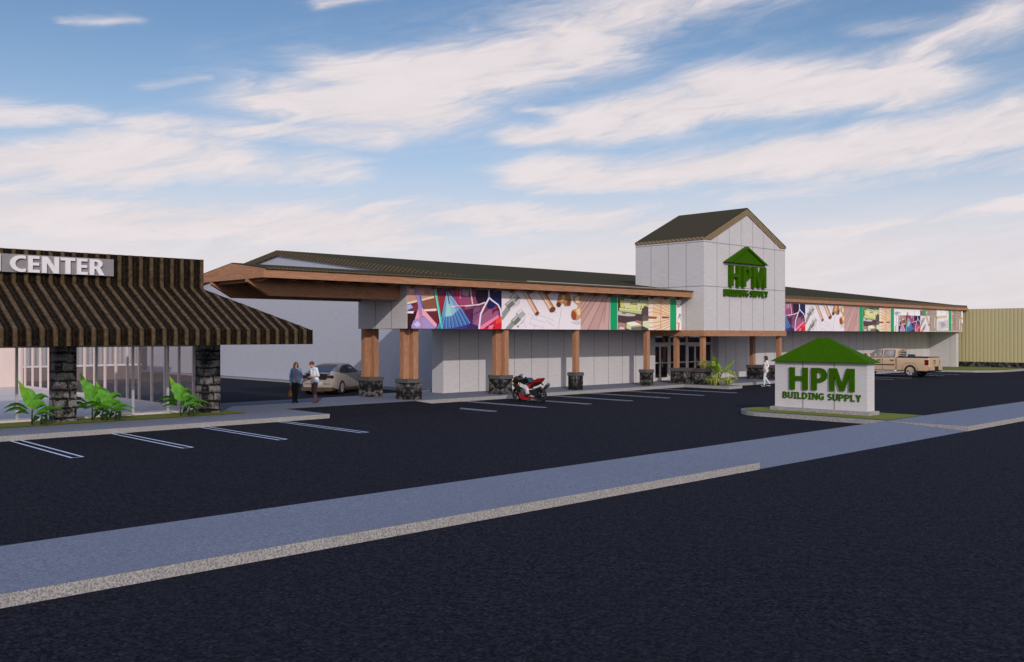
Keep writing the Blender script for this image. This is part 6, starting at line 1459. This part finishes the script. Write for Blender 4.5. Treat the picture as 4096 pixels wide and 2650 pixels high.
BANDS = [(1.055,.238,.90,.238,.036,1.0),(.99,.272,.88,.285,.03,1.0),(.93,.262,.74,.30,.042,1.05),(.76,.31,.55,.36,.036,1.0),(1.314,.158,1.20,.172,.03,1.0),(1.22,.178,1.12,.182,.028,.9),(1.13,.172,1.0,.178,.026,.65),
 (1.19,.198,.95,.214,.018,.75),(1.314,.207,1.232,.207,.014,.65),(.797,.214,.70,.222,.015,.95),(.72,.222,.56,.246,.028,1.05),(.58,.25,.40,.246,.034,1.05),(.42,.258,.34,.29,.026,.85),(.439,.30,.318,.285,.018,.5),(.80,.242,.75,.236,.009,.6),
 (.784,.168,.64,.172,.03,.95),(.66,.172,.50,.186,.03,1.0),(.52,.182,.308,.194,.032,1.05),(.60,.15,.31,.16,.02,.5),(1.314,.122,.95,.105,.04,1.0),(.95,.12,.60,.115,.035,.8),(.524,.104,.308,.122,.010,.75),(1.009,.338,.957,.35,.010,.6),(1.259,.294,1.20,.302,.007,.45),(1.182,.248,1.134,.257,.009,.45),(.68,.345,.60,.352,.010,.5)]
# ------------------------------------------------------------------ light, sky, camera
SUN = Vector((-.69,-1,.565)).normalized()
EL = math.asin(SUN.z); ROT = atan2(SUN.x, SUN.y)
sl_ = bpy.data.lights.new('sun', 'SUN'); sl_.energy = SUN_E; sl_.angle = radians(.5); sl_.color = SUN_C
so = bpy.data.objects.new('sun', sl_); COL.objects.link(so); so.location = (0,-20,30)
so.rotation_euler = (-SUN).to_track_quat('-Z', 'Y').to_euler()

wd = bpy.data.worlds.new('World'); SC.world = wd; wd.use_nodes = True
t = NT(wd.node_tree); t.t.nodes.clear()
sky = t.n('ShaderNodeTexSky', sky_type='NISHITA', sun_disc=False, sun_elevation=EL, sun_rotation=ROT, altitude=0., air_density=1.0, dust_density=.25, ozone_density=2.2)
tc = t.n('ShaderNodeTexCoord'); sep = t.n('ShaderNodeSeparateXYZ', {0:tc.outputs['Generated']})
az = t.m('ARCTAN2', sep.outputs[1], sep.outputs[0]); el = t.m('ARCSINE', sep.outputs[2])
# streaky noise in azimuth / elevation, warped
pv = t.n('ShaderNodeCombineXYZ', {0:t.m('MULTIPLY', az, 3.0), 1:t.m('MULTIPLY', t.m('MULTIPLY_ADD', az, .17, el), 15.), 2:0.}).outputs[0]
wn = t.n('ShaderNodeTexNoise', {'Vector':pv, 'Scale':1.6, 'Detail':4.})
wv = t.n('ShaderNodeVectorMath', {0:t.n('ShaderNodeVectorMath', {0:wn.outputs[1], 1:(-.5,-.5,-.5)}, operation='ADD').outputs[0], 3:1.1}, operation='SCALE').outputs[0]
pw = t.n('ShaderNodeVectorMath', {0:pv, 1:wv}, operation='ADD').outputs[0]
n1 = t.n('ShaderNodeTexNoise', {'Vector':pw, 'Scale':2.6, 'Detail':14., 'Roughness':.64, 'Distortion':.35}).outputs[0]
n2 = t.n('ShaderNodeTexNoise', {'Vector':pv, 'Scale':.9, 'Detail':6., 'Roughness':.6}).outputs[0]
wx = t.m('MULTIPLY', t.m('SUBTRACT', wn.outputs[0], .5), .05)
azw = t.m('ADD', az, t.m('MULTIPLY', wx, 1.2)); elw = t.m('ADD', el, t.m('MULTIPLY', t.m('SUBTRACT', n2, .5), .055))
def band(a0, e0, a1, e1, hw, amp):
    """soft streak of cloud along a line on the sky dome"""
    da, de = a1-a0, e1-e0; l2 = da*da + de*de
    u = t.m('ADD', t.m('MULTIPLY', t.m('SUBTRACT', azw, a0), da/l2), t.m('MULTIPLY', t.m('SUBTRACT', elw, e0), de/l2), clamp=True)
    dx = t.m('SUBTRACT', azw, t.m('MULTIPLY_ADD', u, da, a0)); dy = t.m('SUBTRACT', elw, t.m('MULTIPLY_ADD', u, de, e0))
    d = t.m('SQRT', t.m('ADD', t.m('MULTIPLY', t.m('MULTIPLY', dx, dx), .16), t.m('MULTIPLY', dy, dy)))
    return t.m('MULTIPLY', t.m('ADD', t.m('MULTIPLY', t.m('SUBTRACT', 1., t.ramp(d, 0., hw*1.1)), .68), t.m('MULTIPLY', t.m('SUBTRACT', 1., t.ramp(d, 0., hw*2.4)), .34)), amp)
dens = None
for b_ in BANDS:
    d = band(*b_); dens = d if dens is None else t.m('MAXIMUM', dens, d)
tex = t.m('MULTIPLY', t.m('SUBTRACT', n1, .5), 2.4)
cl = t.m('ADD', dens, t.m('MULTIPLY', tex, t.m('MULTIPLY_ADD', dens, .75, .16)))
low = t.m('SUBTRACT', 1., t.ramp(el, .05, .20))          # bank of veil low on the horizon
cl = t.m('MAXIMUM', t.ramp(cl, .02, 1.02), t.m('MULTIPLY', low, t.m('MULTIPLY_ADD', n2, .8, .55), clamp=True))
back = t.m('SUBTRACT', 1., t.ramp(sep.outputs[2], -.02, .0))
skyc = t.mix(1., sky.outputs[0], SKY_T); t.t.nodes[-1].blend_type = 'MULTIPLY'
skyc = t.mix(t.m('MULTIPLY', t.m('SUBTRACT', 1., t.ramp(el, .03, .33)), .85), skyc, SKY_LOW)
skyc = t.mix(t.m('MULTIPLY', t.ramp(el, .37, .75), .85), skyc, SKY_UP)          # brightness added above the view as blue fill light
cloudc = t.mix(t.ramp(n1, .35, .7), tuple(c*.93 for c in CLOUD_C), CLOUD_C)
fin = t.mix(t.m('MULTIPLY', cl, .97), skyc, cloudc)
dsun = t.n('ShaderNodeVectorMath', {0:tc.outputs['Generated'], 1:tuple(SUN)}, operation='DOT_PRODUCT').outputs[1]
fin = t.mix(t.m('MULTIPLY', t.ramp(dsun, .2, 1.0), t.ramp(sep.outputs[2], -.05, .05)), fin, SKY_GLOW)          # glow added round the sun, out of view, to lift shaded walls
bg = t.n('ShaderNodeBackground', {0:fin, 1:SKY_S}); ow = t.n('ShaderNodeOutputWorld'); t.t.links.new(bg.outputs[0], ow.inputs[0])

cam = bpy.data.cameras.new('camera'); co = bpy.data.objects.new('camera', cam); COL.objects.link(co)
cam.sensor_width = 36; cam.sensor_fit = 'HORIZONTAL'; cam.lens = 3725.06/4096*36; cam.shift_y = 16.5/4096
cam.clip_start = .1; cam.clip_end = 5000
co.location = (0,0,2.9); co.rotation_euler = (pi/2, 0, radians(46.4753) - pi/2)
SC.camera = co
SC.view_settings.view_transform = 'Standard'; SC.view_settings.look = 'None'; SC.view_settings.gamma = 1; SC.view_settings.exposure = EXPO
